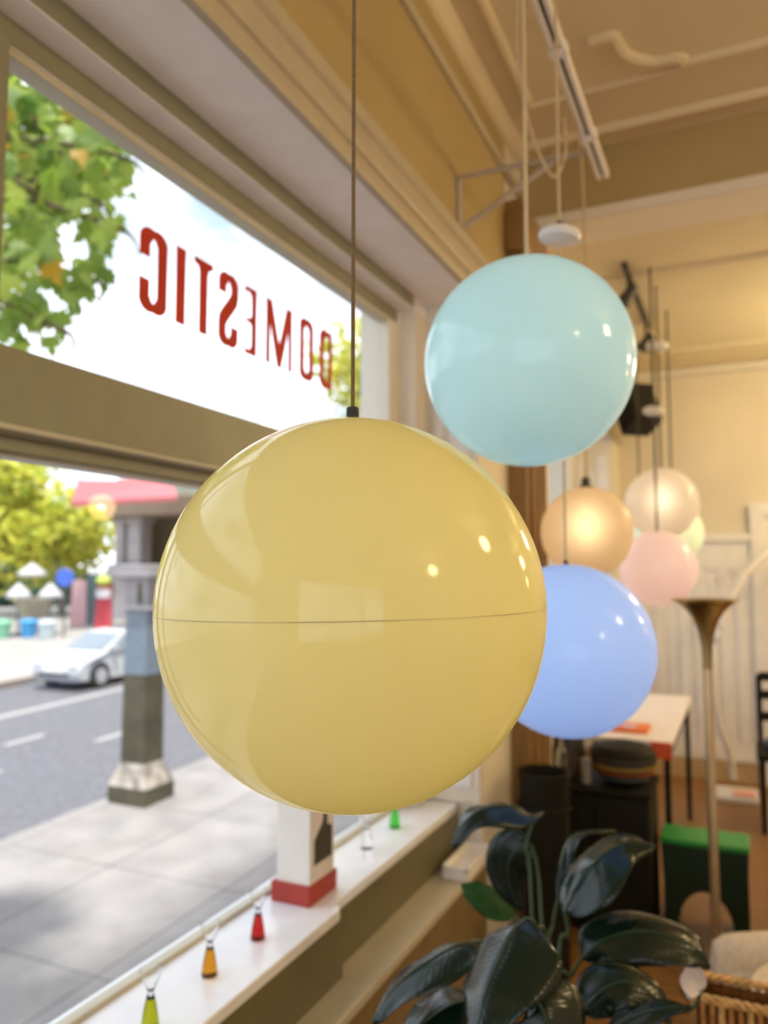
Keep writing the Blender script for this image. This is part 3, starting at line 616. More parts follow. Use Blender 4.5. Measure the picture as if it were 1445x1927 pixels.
# wicker basket
z_b = .62
q0 = atZ(1304, 1874, z_b); q1 = atZ(1445, 1903, z_b)
ux = (q1 - q0).normalized(); uy = Vector((-ux.y, ux.x, 0)); WL, WD = .40, .11
wk = thing('wicker_basket', 'honey-coloured upright wicker basket with a braided rim', 'basket', (q0.x, q0.y, 0))
WIC = mat('honey_wicker', (.44, .20, .05), .5, var=.25, scale=40); WICL = mat('pale_wicker', (.62, .36, .12), .45, var=.2, scale=60)
def wp(a, b_, z): return Vector((q0.x, q0.y, 0)) + ux * a + uy * b_ + Vector((0, 0, z))
for (a0_, b0_, a1_, b1_) in ((0, 0, WL, 0), (WL, 0, WL, WD), (WL, WD, 0, WD), (0, WD, 0, 0)):
    for s_ in (0, 1):
        pts = []
        for k in range(61):
            f = k / 60; p = wp(a0_ + (a1_ - a0_) * f, b0_ + (b1_ - b0_) * f, z_b); g = f * 60 + s_ * math.pi
            pts.append(p + uy * (.006 * math.cos(g)) + Vector((0, 0, .006 * math.sin(g))))
        B().tube(pts, .006, 6).obj('rim_braid', WICL, wk)
    nst = int(round(math.hypot(a1_ - a0_, b1_ - b0_) / .02))
    for k in range(nst + 1):
        f = k / nst; a_, b_ = a0_ + (a1_ - a0_) * f, b0_ + (b1_ - b0_) * f
        B().tube([wp(a_, b_, .0), wp(a_, b_, z_b)], .0055 + .002 * (k % 3 == 0), 6).obj('stake', WICL if k % 3 == 0 else WIC, wk)
ins = [(wp(.008, .008, .01)), (wp(WL - .008, .008, .01)), (wp(WL - .008, WD - .008, .01)), (wp(.008, WD - .008, .01))]
B().add([p for p in ins] + [p + Vector((0, 0, z_b - .02)) for p in ins], [(0,1,2,3), (0,1,5,4), (1,2,6,5), (2,3,7,6), (3,0,4,7)]).obj('weave_lining', mat('brown_weave', (.17, .065, .012), .7, var=.3, scale=70), wk, smooth=False)
B().lathe([(.003, -.012), (.010, -.008), (.0125, 0), (.010, .008), (.003, .012)], 16, wp(-.004, 0, z_b + .004)).obj('corner_knob', WHITE, wk)

# ================================================================== PLANT
pot_c = Vector((-.33, 1.42, 0))
plant = thing('potted_plant', 'leafy peace lily with large dark glossy leaves below the window ledge', 'plant', pot_c)
B().lathe([(.10, 0), (.13, .02), (.155, .26), (.165, .27), (.165, .30), (.15, .30), (.145, .25)], 36, pot_c, None, True, False).obj('pot', mat('terracotta', (.30, .12, .06), .8), plant)
B().lathe([(.145, .255), (.02, .262)], 24, pot_c).obj('soil', mat('dark_soil', (.03, .02, .012), .95, bump=.5, scale=60), plant)
def leaf_material():
    M = bpy.data.materials.new('dark_green_leaf'); M.use_nodes = True; t = M.node_tree; p = t.nodes['Principled BSDF']
    tc_ = t.nodes.new('ShaderNodeUVMap'); wv = t.nodes.new('ShaderNodeTexWave'); wv.wave_type = 'BANDS'; wv.bands_direction = 'X'; wv.inputs['Scale'].default_value = 5; wv.inputs['Distortion'].default_value = .4
    r = t.nodes.new('ShaderNodeValToRGB'); r.color_ramp.elements[0].color = (.003, .011, .007, 1); r.color_ramp.elements[1].color = (.005, .016, .010, 1)
    b_ = t.nodes.new('ShaderNodeBump'); b_.inputs['Strength'].default_value = .08; b_.inputs['Distance'].default_value = .004
    t.links.new(tc_.outputs[0], wv.inputs['Vector']); t.links.new(wv.outputs['Fac'], r.inputs[0]); t.links.new(r.outputs[0], p.inputs['Base Color']); t.links.new(wv.outputs['Fac'], b_.inputs['Height']); t.links.new(b_.outputs[0], p.inputs['Normal'])
    p.inputs['Roughness'].default_value = .20; p.inputs['Specular IOR Level'].default_value = .42
    return M
LEAF = leaf_material(); MIDR = mat('pale_midrib', (.022, .05, .03), .3); STEM = mat('green_stem', (.03, .06, .02), .5)
def leaf(mid, width, nrm, fold=-.25, curl=0.0, stem=None, nm='leaf', material=None, wave=.004):
    """mid: midrib points base to tip; nrm: way the upper face looks; a negative fold lets both halves droop."""
    P = bez(mid, 24); n = len(P) - 1; rows = []; K = 5
    nrm = Vector(nrm).normalized()
    for i, p in enumerate(P):
        t = (P[min(i+1, n)] - P[max(i-1, 0)]).normalized(); s = t.cross(nrm).normalized(); nr = s.cross(t).normalized()
        f = i / n; wd = width * .5 * (math.sin(math.pi * min(1, f ** .72 * .985 + .008)) ** .75) + .0004
        row = []
        for k in range(-K, K + 1):
            q = k / K
            row.append(p + s * (wd * q) + nr * (fold * wd * abs(q) ** 1.3 - curl * wd * q * q + wave * math.sin(f * 11 + 1.3 * k) * abs(q)))
        rows.append(row)
    M_ = 2 * K + 1; b = B(); fs = []
    for i in range(n):
        for k in range(M_ - 1): fs.append((i*M_+k, i*M_+k+1, (i+1)*M_+k+1, (i+1)*M_+k))
    b.add([p for r in rows for p in r], fs)
    o = b.obj(nm, material or LEAF, plant, angle=80)
    uv = o.data.uv_layers.new(name='UVMap')
    for lp_ in o.data.loops:
        vi = lp_.vertex_index; i, k = divmod(vi, M_)
        uv.data[lp_.index].uv = (i / n * 1.5 - abs(k - K) / K * .28, k / (M_ - 1))
    sd_ = o.modifiers.new('solid', 'SOLIDIFY'); sd_.thickness = .0012
    if material is None: B().tube(P, [.0032 * (1 - .75 * i / n) + .0004 for i in range(n + 1)], 6).obj('midrib', MIDR, o)
    if stem: B().tube(bez([mid[0]] + stem, 20), [.0035 + .002 * i / 20 for i in range(len(bez([mid[0]] + stem, 20)))], 8).obj('stem', STEM, plant)
    return o
soil = pot_c + Vector((0, 0, .26))
def S(*pts): return [at(*p) for p in pts]
R_ = RT; U_ = UP
# arching leaf at the top left over the tray
leaf(S((1002, 1548, 1.72), (975, 1520, 1.70), (925, 1518, 1.68), (880, 1540, 1.66), (850, 1592, 1.64)), .115, (-.35, -.5, .75), -.35, stem=S((990, 1600, 1.71), (1000, 1690, 1.68)) + [soil + Vector((-.03, .03, 0))])
# shiny central leaf
leaf(S((1062, 1716, 1.56), (1085, 1668, 1.57), (1120, 1622, 1.58), (1170, 1588, 1.60), (1232, 1592, 1.60)), .16, (-.5, -.5, .6), -.25, stem=S((1068, 1760, 1.55), (1050, 1830, 1.5)) + [soil])
# narrow leaf behind it
leaf(S((1050, 1690, 1.68), (1055, 1640, 1.70), (1068, 1590, 1.72), (1100, 1566, 1.73), (1160, 1562, 1.74)), .06, (-.6, -.3, .6), -.2, stem=S((1040, 1740, 1.66), (1035, 1830, 1.6)) + [soil + Vector((.02, .03, 0))])
# dark hanging leaf
leaf(S((1000, 1590, 1.80), (965, 1606, 1.80), (955, 1650, 1.80), (980, 1715, 1.79)), .11, (.4, -.85, .2), -.1, stem=S((1012, 1640, 1.78), (1020, 1760, 1.7)) + [soil + Vector((0, .04, 0))])
# small backlit green leaf
leaf(S((968, 1722, 1.86), (930, 1700, 1.87), (895, 1680, 1.88), (868, 1664, 1.90)), .075, (-.2, -.6, .7), -.1, stem=S((990, 1760, 1.8), (1010, 1840, 1.65)) + [soil + Vector((-.02, .04, 0))], material=mat('fresh_green_leaf', (.02, .09, .012), .4, trans=.25))
# big foreground leaf
leaf(S((990, 1728, 1.34), (965, 1752, 1.31), (935, 1815, 1.27), (910, 1880, 1.23), (885, 1990, 1.19)), .175, (-.30, -.58, .75), -.50, stem=S((1010, 1745, 1.36), (1030, 1830, 1.38)) + [soil + Vector((.0, -.04, 0))])
# left leaf
leaf(S((905, 1770, 1.48), (862, 1778, 1.46), (800, 1812, 1.44), (740, 1862, 1.42), (700, 1925, 1.40)), .13, (-.5, -.35, .75), -.3, stem=S((945, 1790, 1.48), (1000, 1870, 1.45)) + [soil + Vector((-.05, -.02, 0))])
# right leaf
leaf(S((1095, 1802, 1.52), (1130, 1772, 1.52), (1200, 1752, 1.52), (1270, 1766, 1.51), (1318, 1792, 1.50), (1336, 1822, 1.50)), .115, (.35, -.45, .85), -.3, stem=S((1075, 1835, 1.5), (1050, 1890, 1.48)) + [soil + Vector((.04, 0, 0))])
# low right leaf and bottom blade
leaf(S((1095, 1905, 1.42), (1130, 1865, 1.42), (1180, 1848, 1.42), (1235, 1880, 1.41), (1262, 1925, 1.40)), .10, (.4, -.45, .8), -.3, stem=S((1075, 1950, 1.42)) + [soil + Vector((.05, -.03, 0))])
leaf(S((1140, 1945, 1.36), (1190, 1915, 1.36), (1245, 1898, 1.35), (1300, 1893, 1.35)), .05, (-.3, -.5, .8), -.2, stem=S((1100, 1990, 1.38)) + [soil + Vector((.06, -.05, 0))])
leaf(S((1000, 1880, 1.30), (1020, 1900, 1.28), (1035, 1960, 1.26), (1040, 2040, 1.24)), .16, (.3, -.7, .6), -.4, stem=S((1010, 1860, 1.33), (1030, 1900, 1.38)) + [soil + Vector((.02, -.06, 0))])
leaf(S((900, 1880, 1.45), (850, 1890, 1.43), (790, 1930, 1.41), (730, 1990, 1.40)), .15, (-.3, -.5, .8), -.3, stem=S((950, 1900, 1.45)) + [soil + Vector((-.06, 0, 0))])
# white flower
fb = S((1318, 1866, 1.52), (1303, 1846, 1.52), (1302, 1826, 1.52), (1306, 1806, 1.52))
leaf(fb, .052, (-FW.x, -FW.y, .25), .35, stem=S((1300, 1900, 1.52), (1200, 1960, 1.5)) + [soil + Vector((.07, 0, 0))], nm='flower_spathe', material=mat('white_spathe', (.85, .80, .76), .5, trans=.3))

# pale seedling label card standing in the plant pot
# ================================================================== OUTSIDE
SL, Z0 = .0343, -1.90               # the street climbs gently away; the shop floor lies above it
def gz(y, off=0): return Z0 + SL * y + off
def sheared(b):
    for p in b.v: p.z += SL * p.y
    return b
CONC = mat('pale_concrete', (0.221, 0.209, 0.206), .85, var=.07, scale=2); ASPH = mat('grey_asphalt', (0.107, 0.107, 0.123), .9, var=.10, scale=8)
PAINTW = mat('white_road_paint', (0.266, 0.266, 0.266), .8); PLAZA = mat('cream_paving', (0.269, 0.251, 0.233), .85, var=.05, scale=1)
sw = struct(sheared(B().box((-8.05, -14, Z0 - .4), (-1.55, 60, Z0 - .02))).obj('sidewalk', mat('joint_grey', (0.162, 0.152, 0.147), .9), smooth=False))
for (x0, x1_) in ((-3.4, -1.56), (-4.95, -3.41), (-6.5, -4.96), (-8.05, -6.51)):
    yy = -2.0
    while yy < 26:
        sheared(B().box((x0, yy + .006, Z0 - .05), (x1_ - .004, yy + 1.744, Z0))).obj('paving_slab', CONC, sw, smooth=False); yy += 1.75
for k in range(20):
    sheared(B().box((-8.35, -3 + k * 1.5 + .005, Z0 - .3), (-8.055, -3 + k * 1.5 + 1.495, Z0 + .006))).obj('kerb_stone', CONC, sw, bevel=.02)
rd = struct(sheared(B().box((-18.25, -20, Z0 - .5), (-8.35, 80, Z0 - .15))).obj('road', ASPH, smooth=False))
for k in range(-1, 9):
    yy = k * 3.4 + 1.2
    sheared(B().box((-11.55, yy, Z0 - .151), (-11.35, yy + 1.3, Z0 - .143))).obj('lane_dash', PAINTW, rd, smooth=False)
    sheared(B().box((-12.95, yy - .9, Z0 - .151), (-12.75, yy, Z0 - .143))).obj('lane_dash', PAINTW, rd, smooth=False)
sheared(B().box((-15.3, -16, Z0 - .151), (-15.0, 70, Z0 - .143))).obj('lane_line', PAINTW, rd, smooth=False)
pz = struct(sheared(B().box((-120, -20, Z0 - .5), (-18.5, 110, Z0 + .02))).obj('far_pavement', PLAZA, smooth=False))
for k in range(22): sheared(B().box((-18.5, -6 + k * 2, Z0 - .4), (-18.25, -6 + k * 2 + 1.99, Z0 + .03))).obj('kerb_stone', mat('pinkish_kerb', (0.259, 0.214, 0.185), .85), pz, smooth=False)
struct(B().box((-600, -300, -4.5), (-20, 500, -4.2)).obj('far_ground', mat('far_ground_grey', (.40, .39, .38), .9), smooth=False))
# the street face of this building: it shades the paving beside the wall
FAC = mat('facade_paint', (.50, .46, .42), .8, var=.04, scale=1)
struct(B().box((-1.56, YF - .2, 2.92), (-1.43, 30, 16.0)).obj('wall_facade', FAC, smooth=False))
struct(B().box((-1.56, YF - .2, -2.6), (-1.43, 30, .30)).obj('wall_facade_base', FAC, smooth=False))
struct(B().box((-1.56, YBACK + .2, .30), (-1.43, 30, 2.92)).obj('wall_facade_far', FAC, smooth=False))
# iron post at the kerb
PX, PY = -7.50, 8.38
zb = gz(PY)
post = thing('iron_post', 'square iron post with a flared plinth, dark below and grey-blue above', 'post', (PX - .33, PY + .3, zb))
OLV = mat('dark_olive_iron', (.075, .07, .042), .45, var=.15, scale=4); BLG = mat('grey_blue_iron', (.17, .22, .28), .4, var=.06)
WPT = mat('lilac_white_stone', (0.313, 0.299, 0.313), .7, var=.05)
def frus(x0, x1_, y0_, y1_, z0, X0_, X1_, Y0_, Y1_, z1):
    return B().add([(x0, y0_, z0), (x1_, y0_, z0), (x1_, y1_, z0), (x0, y1_, z0), (X0_, Y0_, z1), (X1_, Y0_, z1), (X1_, Y1_, z1), (X0_, Y1_, z1)], [(3,2,1,0), (4,5,6,7), (0,1,5,4), (1,2,6,5), (2,3,7,6), (3,0,4,7)])
px0, px1, py0, py1 = PX - .67, PX, PY, PY + .60
sx0, sx1, sy0, sy1 = PX - .535, PX - .115, PY + .09, PY + .49
frus(px0, px1, py0, py1, zb - .06, px0, px1, py0, py1, zb + .24).obj('plinth', OLV, post, smooth=False)
frus(px0, px1, py0, py1, zb + .24, sx0, sx1, sy0, sy1, zb + .55).obj('plinth_slope', mat('pale_iron', (0.320, 0.288, 0.248), .4, var=.3, scale=6), post, smooth=False)  # lighter iron on the slope, uneven in tone
frus(sx0, sx1, sy0, sy1, zb + .54, sx0 + .01, sx1 - .01, sy0 + .01, sy1 - .01, .16).obj('shaft_lower', OLV, post, smooth=False)
frus(sx0 + .005, sx1 - .005, sy0 + .005, sy1 - .005, .16, sx0 + .02, sx1 - .02, sy0 + .02, sy1 - .02, 1.08).obj('shaft_upper', BLG, post, smooth=False)
frus(sx0 + .01, sx1 - .01, sy0 + .01, sy1 - .01, 1.08, sx0 - .02, sx1 + .01, sy0 - .01, sy1 + .01, 1.52).obj('shaft_capital', WPT, post, smooth=False)
for z, g, h in ((1.06, .03, .05), (1.52, .09, .09), (1.61, .06, .10)): B().box((sx0 - g, sy0 - g, z), (sx1 + g, sy1 + g, z + h)).obj('collar', WPT, post, bevel=.015)
B().box((sx0 + .24, sy0 - .012, 1.16), (sx1 - .10, sy0 + .02, 1.46)).obj('capital_slot', OLV, post)

# white hatchback
car = thing('white_car', 'white hatchback car driving along the street', 'car', (-16.8, 17.5, gz(17.5, -.15)))
CARW = mat('white_car_paint', (0.384, 0.390, 0.410), .25, var=.01, coat=.5); TYR = mat('tyre_rubber', (.03, .03, .03), .8); CGL = mat('car_glass', (.16, .19, .22), .08, var=.02)
cy, cx0, cx1 = 15.05, -17.55, -15.82
zr = gz(16.2, -.15)
pro = [(.05, .22), (0, .36), (.02, .52), (.12, .68), (.55, .82), (.95, .92), (1.75, 1.38), (2.3, 1.46), (3.1, 1.42), (3.75, 1.12), (3.95, .95), (4.02, .5), (3.95, .24), (3.3, .2), (.7, .2)]
secs = []
for k, (xx, ins_) in enumerate(((cx0, .10), (cx0 + .10, .02), (cx0 + .25, 0), (cx1 - .25, 0), (cx1 - .10, .02), (cx1, .10))):
    row = []
    for (yy, zz) in pro:
        tz = max(0, (zz - .85) / .6); xin = xx
        if k in (0, 5): xin = xx + (.22 * tz if k == 0 else -.22 * tz)
        if k in (1, 4): xin = xx + (.18 * tz if k == 1 else -.18 * tz)
        row.append(Vector((xin, cy + 2 + (yy - 2) * (1 - ins_ * .35), zr + zz - (ins_ * .25 if zz > .6 else -ins_ * .2))))
    secs.append(row)
n = len(pro); vs = [p for r in secs for p in r]; fs = [list(range(n)), list(range(5*n, 6*n))]
for k in range(5):
    for i in range(n): fs.append((k*n+i, k*n+(i+1) % n, (k+1)*n+(i+1) % n, (k+1)*n+i))
B().add(vs, fs).obj('car_body', CARW, car, angle=40)
for xx in (cx0 + .02, cx1 - .02):
    for yy in (cy + .78, cy + 3.2):
        rt = Matrix.Rotation(math.radians(90), 3, 'Y')
        B().lathe([(.37, -.02), (.37, .02)], 28, (xx + (.012 if xx > -16.5 else -.012), yy, zr + .32), rt).obj('wheel_arch', TYR, car)
        wl = B().lathe([(.17, -.09), (.29, -.10), (.31, -.07), (.31, .07), (.29, .10), (.17, .09)], 28, (xx, yy, zr + .31), rt).obj('wheel', TYR, car)
        B().lathe([(.01, -.101), (.10, -.103), (.19, -.1), (.20, -.09), (.20, .09), (.19, .1), (.10, .103), (.01, .101)], 20, (xx, yy, zr + .31), rt).obj('hubcap', mat('silver_hub', (.5, .5, .52), .4, metal=.4), wl)
def quad(pts, nm, m_):
    o = B().add(pts, [tuple(range(len(pts)))]).obj(nm, m_, car, smooth=False); md = o.modifiers.new('s', 'SOLIDIFY'); md.thickness = .03; return o
quad([(cx0 + .16, cy + 1.0, zr + .965), (cx1 - .16, cy + 1.0, zr + .965), (cx1 - .27, cy + 1.72, zr + 1.385), (cx0 + .27, cy + 1.72, zr + 1.385)], 'windscreen', CGL)
quad([(cx1 - .03, cy + 1.25, zr + .95), (cx1 - .03, cy + 3.4, zr + .97), (cx1 - .165, cy + 3.0, zr + 1.33), (cx1 - .165, cy + 1.9, zr + 1.33)], 'side_window', CGL)
for xx in (cx0 + .12, cx1 - .32): B().box((xx, cy + .02, zr + .56), (xx + .2, cy + .2, zr + .66)).obj('headlamp', mat('lamp_glass', (.45, .48, .52), .1), car, bevel=.02)
B().box((cx0 + .3, cy - .01, zr + .34), (cx1 - .3, cy + .06, zr + .42)).obj('grille', TYR, car, bevel=.01)
B().box((cx0 + .5, cy - .02, zr + .44), (cx1 - .5, cy + .03, zr + .52)).obj('number_plate', WHITE, car)
B().box((cx1 - .05, cy + 1.25, zr + .93), (cx1 + .12, cy + 1.38, zr + 1.05)).obj('wing_mirror', CARW, car, bevel=.02)

# ---- trees
def maple_outline():
    half = [(0, -.02), (.10, .04), (.30, -.06), (.28, .10), (.48, .16), (.36, .27), (.50, .46), (.33, .42), (.34, .56), (.20, .48), (.14, .50), (.22, .72), (.13, .70), (0, 1.0)]
    return half + [(-x, y) for x, y in half[-2:0:-1]]
LEAFM = random_ramp('maple_leaf', [(0, (.15, .27, .04)), (.35, (.27, .40, .06)), (.65, (.44, .54, .09)), (.93, (.18, .32, .07)), (.985, (.72, .42, .04))], .5, .5)
mo = maple_outline()
lm = B().add([(x, y, .10 * abs(x) - .12 * (y - .4) ** 2) for x, y in mo] + [(0, .32, 0)], [(i, (i + 1) % len(mo), len(mo)) for i in range(len(mo))]).mesh('maple_leaf'); lm.materials.append(LEAFM)
BARK = mat('grey_bark', (.16, .12, .08), .9, var=.25, scale=20, bump=.5)
TX, TY = -6.3, 1.9
mt = thing('maple_tree', 'street maple with broad green lobed leaves hanging outside the upper window', 'tree', (TX, TY, gz(TY)))
B().tube([(TX, TY, gz(TY, -.1)), (TX + .05, TY, 0), (TX - .03, TY + .05, 2.2), (TX, TY + .1, 4.2), (TX + .05, TY + .1, 6.6)], [.20, .17, .14, .11, .05], 12).obj('trunk', BARK, mt)
blobs = [  # px, py, depth, radius (m), leaves
    (30, 190, 5.3, .50, 50), (110, 285, 5.6, .46, 46), (30, 340, 5.1, .42, 42), (150, 365, 5.4, .34, 24), (215, 290, 5.5, .16, 6), (60, 470, 5.0, .36, 24), (150, 515, 5.1, .26, 13), (25, 575, 4.8, .24, 11), (95, 610, 4.9, .13, 5), (200, 420, 5.3, .15, 5), (-150, 250, 5.4, .7, 40), (-130, 480, 5.1, .6, 34)]
cr_n = 0
for (x, y, d, r_, cnt) in blobs:
    c0 = at(x, y, d); st = Vector((TX, TY + .1, 4.1 if y < 450 else 3.3))
    path = bez([st, st.lerp(c0, .5) + Vector((0, 0, .22)), c0, c0 + Vector((random.uniform(-.1, .1), .25, -.15))], 12)
    br = B().tube(path, [.035 - .0024 * k for k in range(len(path))], 6).obj('branch', BARK, mt)
    for k in range(cnt):
        v = Vector((random.gauss(0, 1), random.gauss(0, 1), random.gauss(0, 1))).normalized() * (random.random() ** .45) * r_
        p = c0 + v; sz = random.uniform(.14, .23)
        hang = Vector((random.gauss(0, .55), random.gauss(0, .55), -1 + random.gauss(0, .45))).normalized()
        nr = Vector((random.gauss(.6, .5), random.gauss(-.6, .5), random.gauss(.4, .4))); xax = hang.cross(nr).normalized(); zax = xax.cross(hang)
        M = Matrix((xax, hang, zax)).transposed().to_4x4() @ Matrix.Scale(sz, 4); M.translation = p
        cr_n += 1
        if cr_n <= 300: put('leaf', lm, br, M)
def leaf_cloud(c, rx, rz, cnt, sz, rng):
    b = B(); c = Vector(c)
    for _ in range(cnt):
        v = Vector((rng.gauss(0, 1), rng.gauss(0, 1), rng.gauss(0, 1))).normalized() * (rng.random() ** .4)
        lump = 1 + .22 * math.sin(v.x * 5 + c.x) * math.cos(v.z * 6 + c.y)
        p = c + Vector((v.x * rx, v.y * rx, v.z * rz)) * lump
        a = Vector((rng.gauss(0, 1), rng.gauss(0, 1), rng.gauss(0, .7))).normalized(); q = a.cross(Vector((rng.gauss(0, 1), rng.gauss(0, 1), rng.gauss(0, 1)))).normalized(); s = sz * rng.uniform(.6, 1.3)
        b.add([p - a * s, p + q * s * .5, p + a * s, p - q * s * .5], [(0, 1, 2, 3)])
    return b
rng = random.Random(3)
fb_ = B()
for (x, y, d, r_, cnt) in ((20, 180, 6.3, .62, 520), (95, 255, 6.5, .56, 460), (20, 330, 6.2, .48, 360), (140, 330, 6.3, .40, 220), (40, 470, 6.0, .33, 110), (200, 285, 6.3, .22, 70), (-160, 300, 6.4, .9, 500)):
    q = leaf_cloud(at(x, y, d), r_, r_, cnt, .085, rng); fb_.add(q.v, q.f)
o = fb_.obj('small_foliage', LEAFM, mt, smooth=False); o['kind'] = 'stuff'
YL = random_ramp('yellow_green_leaf', [(0, (.34, .40, .04)), (.4, (.56, .58, .07)), (.75, (.70, .64, .10)), (1, (.24, .34, .04))], .6, .4)
GL2 = random_ramp('deep_green_leaf', [(0, (.03, .07, .02)), (.5, (.06, .12, .03)), (1, (.10, .16, .05))], .6, .2)
def tree(px_, py_, d, rx, rz, cnt, sz, lab, m_=YL, lumps=7, trunk_px=None):
    c = at(px_, py_, d); tx = at(*trunk_px, d) if trunk_px else c
    t = thing('street_tree', lab, 'tree', (tx.x, tx.y, gz(tx.y, .02)))
    B().tube([(tx.x, tx.y, gz(tx.y, -.05)), (tx.x + .05, tx.y, (gz(tx.y) + c.z) / 2), (c.x, c.y, c.z)], [.24, .18, .08], 10).obj('trunk', BARK, t)
    b = B()
    for k in range(lumps):
        v = Vector((rng.gauss(0, 1), rng.gauss(0, 1), rng.gauss(0, 1))).normalized() * .55
        q = leaf_cloud(c + Vector((v.x * rx, v.y * rx, v.z * rz)), rx * .55, rz * .5, cnt // lumps, sz, rng); b.add(q.v, q.f)
    o = b.obj('foliage', m_, t, smooth=False); o['kind'] = 'stuff'; return t
tree(60, 955, 43, 4.8, 4.5, 4200, .38, 'yellow-green street tree across the road beside the red awning', trunk_px=(118, 1100))
tree(-150, 955, 60, 6.0, 4.6, 2200, .40, 'broad yellow-green tree behind the café parasols', trunk_px=(-40, 1100))
tree(708, 700, 22, 1.9, 2.4, 1700, .17, 'bright yellow-leaved tree seen past the window lettering')
hg = thing('hedge', 'dark clipped hedge along the far pavement behind the parasols', 'hedge', at(60, 1130, 51))
b = B()
for px_ in range(-100, 150, 26):
    q = leaf_cloud(at(px_, 1105, 51), 1.2, 1.6, 330, .30, rng); b.add(q.v, q.f)
o = b.obj('foliage', GL2, hg, smooth=False); o['kind'] = 'stuff'

# ---- building across the street with red awning
bd = thing('corner_building', 'pale stone corner building with white columns and dark shopfront', 'building', at(300, 1100, 40))
pA = at(210, 1000, 40); bx0, by0 = pA.x, pA.y
zg = gz(by0, .0)
def bbx(a, b_, nm, m_, par=None, bev=0): return B().box((bx0 + a[0], by0 + a[1], zg + a[2]), (bx0 + b_[0], by0 + b_[1], zg + b_[2])).obj(nm, m_, par or bd, bevel=bev)
STN = mat('lilac_grey_stone', (0.326, 0.306, 0.320), .8, var=.06, scale=2); DRK = mat('dark_shopfront', (.05, .055, .045), .35, var=.15)
bbx((0.1, 1.8, -1), (14, 10, 5.9), 'back_wall', DRK)
bbx((-.2, -.4, 5.3), (14, 10, 6.3), 'entablature', mat('brown_fascia', (.20, .15, .11), .7), bev=.08)
for xx in (0.0, .84, 6.4, 7.4):
    cw = .60 if xx in (0, 6.4) else .92
    cl = bbx((xx, .2, 2.9), (xx + cw, 1.1, 5.3), 'column', STN, bev=.1)
    bbx((xx - .10, .1, 5.0), (xx + cw + .1, 1.2, 5.3), 'column_capital', STN, cl, bev=.06)
for xx in (-.3, 6.2): bbx((xx, 0, 2.2), (xx + 2.3, 1.5, 2.9), 'pedestal_cap', STN, bev=.08); bbx((xx + .16, .12, -1.2), (xx + 2.1, 1.4, 2.25), 'pedestal', STN, bev=.04)
for k in range(3):
    w2 = bbx((2.5 + k * 1.3, 1.68, .5), (3.56 + k * 1.3, 1.84, 4.4), 'shop_window', mat('shop_glass', (.07, .10, .09), .08)); bbx((2.44 + k * 1.3, 1.66, 1.9), (3.62 + k * 1.3, 1.86, 2.04), 'window_bar', STN, w2)
bbx((-.1, .4, 6.25), (14, 10, 7.4), 'roof_storey', mat('grey_green_roof', (.30, .33, .28), .8))
aw = thing('red_awning', 'faded red fabric awning projecting over the corner shopfront', 'awning', at(200, 930, 36))
p = [at(134, 944, 34), at(146, 903, 35.2), at(320, 904, 37.6), at(335, 934, 36.0)]
AWN = mat('faded_red_fabric', (0.398, 0.107, 0.122), .8, var=.08)
o = B().add(p, [(0, 1, 2, 3)]).obj('awning_fabric', AWN, aw, smooth=False); o.modifiers.new('s', 'SOLIDIFY').thickness = .05
o = B().add([p[0], p[3], p[3] - Vector((0, 0, .20)), p[0] - Vector((0, 0, .24))], [(0, 1, 2, 3)]).obj('valance', AWN, aw, smooth=False); o.modifiers.new('s', 'SOLIDIFY').thickness = .04
B().tube([p[1], Vector((bx0 + .1, by0 + .3, p[1].z))], .06).obj('awning_bar', DARKMETAL, aw); B().tube([p[2], Vector((p[2].x + .2, by0 + .3, p[2].z))], .06).obj('awning_bar', DARKMETAL, aw)
for a_, b_ in ((p[0], p[1]), (p[3], p[2])): B().tube([a_, b_ + Vector((0, 0, -.9))], .05).obj('awning_arm', DARKMETAL, aw)

# ---- café furniture on the far pavement
def ground(px_, d): q = at(px_, 1150, d); return Vector((q.x, q.y, gz(q.y, .02)))
PARW = mat('white_canvas', (0.422, 0.415, 0.422), .7)
def parasol(px_, py_, d, r_, lab):
    g = ground(px_, d); zt = at(px_, py_, d).z
    t = thing('cafe_parasol', lab, 'parasol', g)
    B().tube([g, (g.x, g.y, zt)], .035).obj('pole', DARKMETAL, t)
    B().lathe([(.01, .04), (r_ * .5, -.20), (r_, -.48), (r_, -.60), (r_ * .98, -.50), (r_ * .48, -.24)], 12, (g.x, g.y, zt), None, True, False).obj('canopy', PARW, t, angle=10)
    B().lathe([(.35, 0), (.35, .08), (.06, .14)], 20, g).obj('base', DARKMETAL, t)
parasol(58, 1060, 36.4, .66, 'tall white parasol over the cream round tub')
parasol(34, 1098, 32.6, .5, 'small white parasol at the kerb side of the cream tub')
parasol(94, 1098, 33.0, .5, 'small white parasol beside the blue round sign')
g = ground(64, 34.0)
tub = thing('cream_planter', 'cream round planter tub under the white parasols', 'planter', g)
B().lathe([(.40, 0), (.60, .3), (.78, .7), (.80, .95), (.74, .95)], 28, g + Vector((0, 0, .62)), None, True, False).obj('tub', mat('cream_tub', (0.394, 0.340, 0.231), .6), tub)
B().lathe([(.42, 0), (.40, .08), (.16, .18), (.14, .5), (.3, .64)], 24, g).obj('tub_foot', STN, tub)
q = leaf_cloud(g + Vector((0, 0, 1.68)), .55, .3, 260, .12, rng); q.obj('foliage', GL2, tub, smooth=False)['kind'] = 'stuff'
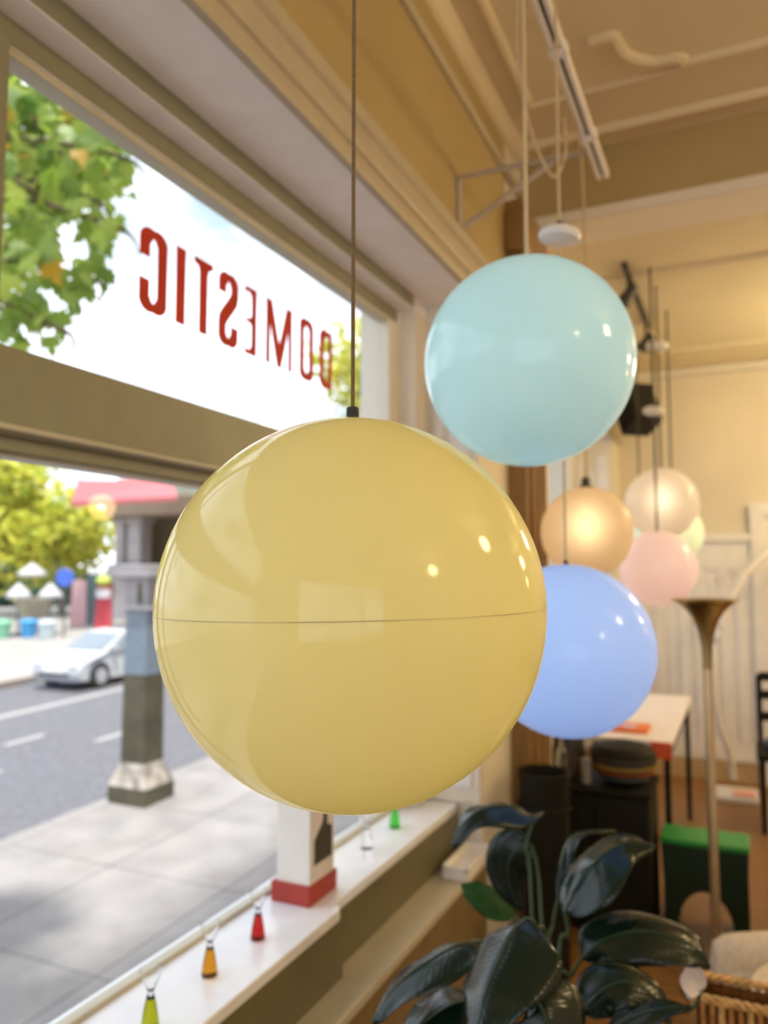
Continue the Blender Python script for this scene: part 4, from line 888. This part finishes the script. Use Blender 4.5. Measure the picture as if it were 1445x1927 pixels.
for px_, d, cl, lab in ((6, 31.8, (.20, .48, .30), 'mint green plastic bin beside the cream planter'), (55, 32, (.05, .28, .58), 'bright blue plastic bin in front of the cream planter'), (90, 31.4, (.46, .54, .56), 'pale grey plastic bin beside the blue one')):
    g = ground(px_, d); t = thing('plastic_bin', lab, 'bin', g)
    mm = mat('bin_' + lab.split()[0], cl, .5)
    B().lathe([(.26, 0), (.34, .60), (.36, .60), (.36, .66), (.30, .66)], 20, g).obj('bin_body', mm, t); B().lathe([(.35, .66), (.30, .74), (.04, .78)], 20, g).obj('bin_lid', mm, t)
fd = Vector((-FW.x, -FW.y, 0)).normalized(); rq = fd.to_track_quat('Z', 'Y').to_matrix()
g = ground(121, 32); zt = at(121, 1087, 32).z
sg = thing('round_sign', 'blue round street sign on a slim post', 'sign', g)
B().tube([g, (g.x, g.y, zt + .4)], .045).obj('post', DARKMETAL, sg)
B().lathe([(.36, -.02), (.38, 0), (.36, .02)], 28, Vector((g.x, g.y, zt)) + fd * .06, rq).obj('sign_disc', mat('sign_blue', (.05, .12, .52), .4), sg)
def banner(px_, d, w_, ptop, cl, lab, extra=None):
    g = ground(px_, d); zt = at(px_, ptop, d).z; t = thing('pavement_banner', lab, 'banner', g)
    s = RT * (w_ / 2)
    B().add([g - s + fd * .06, g + s + fd * .06, g + s + Vector((0, 0, zt - g.z)), g - s + Vector((0, 0, zt - g.z)), g - s - fd * .16, g + s - fd * .16], [(0, 1, 2, 3), (5, 4, 3, 2), (0, 3, 4), (1, 5, 2)]).obj('banner_panel', mat('banner_' + lab.split()[0], cl, .7), t, smooth=False)
    B().tube([g - s, g - s + Vector((0, 0, zt - g.z + .1))], .04).obj('banner_pole', DARKMETAL, t); B().tube([g + s, g + s + Vector((0, 0, zt - g.z + .1))], .04).obj('banner_pole', DARKMETAL, t)
    if extra:
        c = g + Vector((0, 0, zt - g.z)) + fd * .12
        B().box(c - s * .8 - Vector((.0, .04, .68)), c + s * .8 + Vector((0, .04, -.28))).obj('banner_patch', mat('banner_white', (.6, .58, .6), .7), t)
        B().lathe([(.01, -.24), (.24, -.18), (.34, 0), (.24, .18), (.01, .24)], 20, c + Vector((0, 0, .1))).obj('banner_topper', mat('lime_topper', (.42, .50, .07), .6), t)
banner(148, 36, .75, 1092, (.55, .33, .33), 'pink pavement banner standing beside the dark green panel')
banner(172, 37, .6, 1080, (.05, .09, .09), 'dark green pavement panel between the pink and red banners')
banner(195, 35, .75, 1097, (.52, .05, .06), 'red pavement banner with a white patch and lime topper', True)
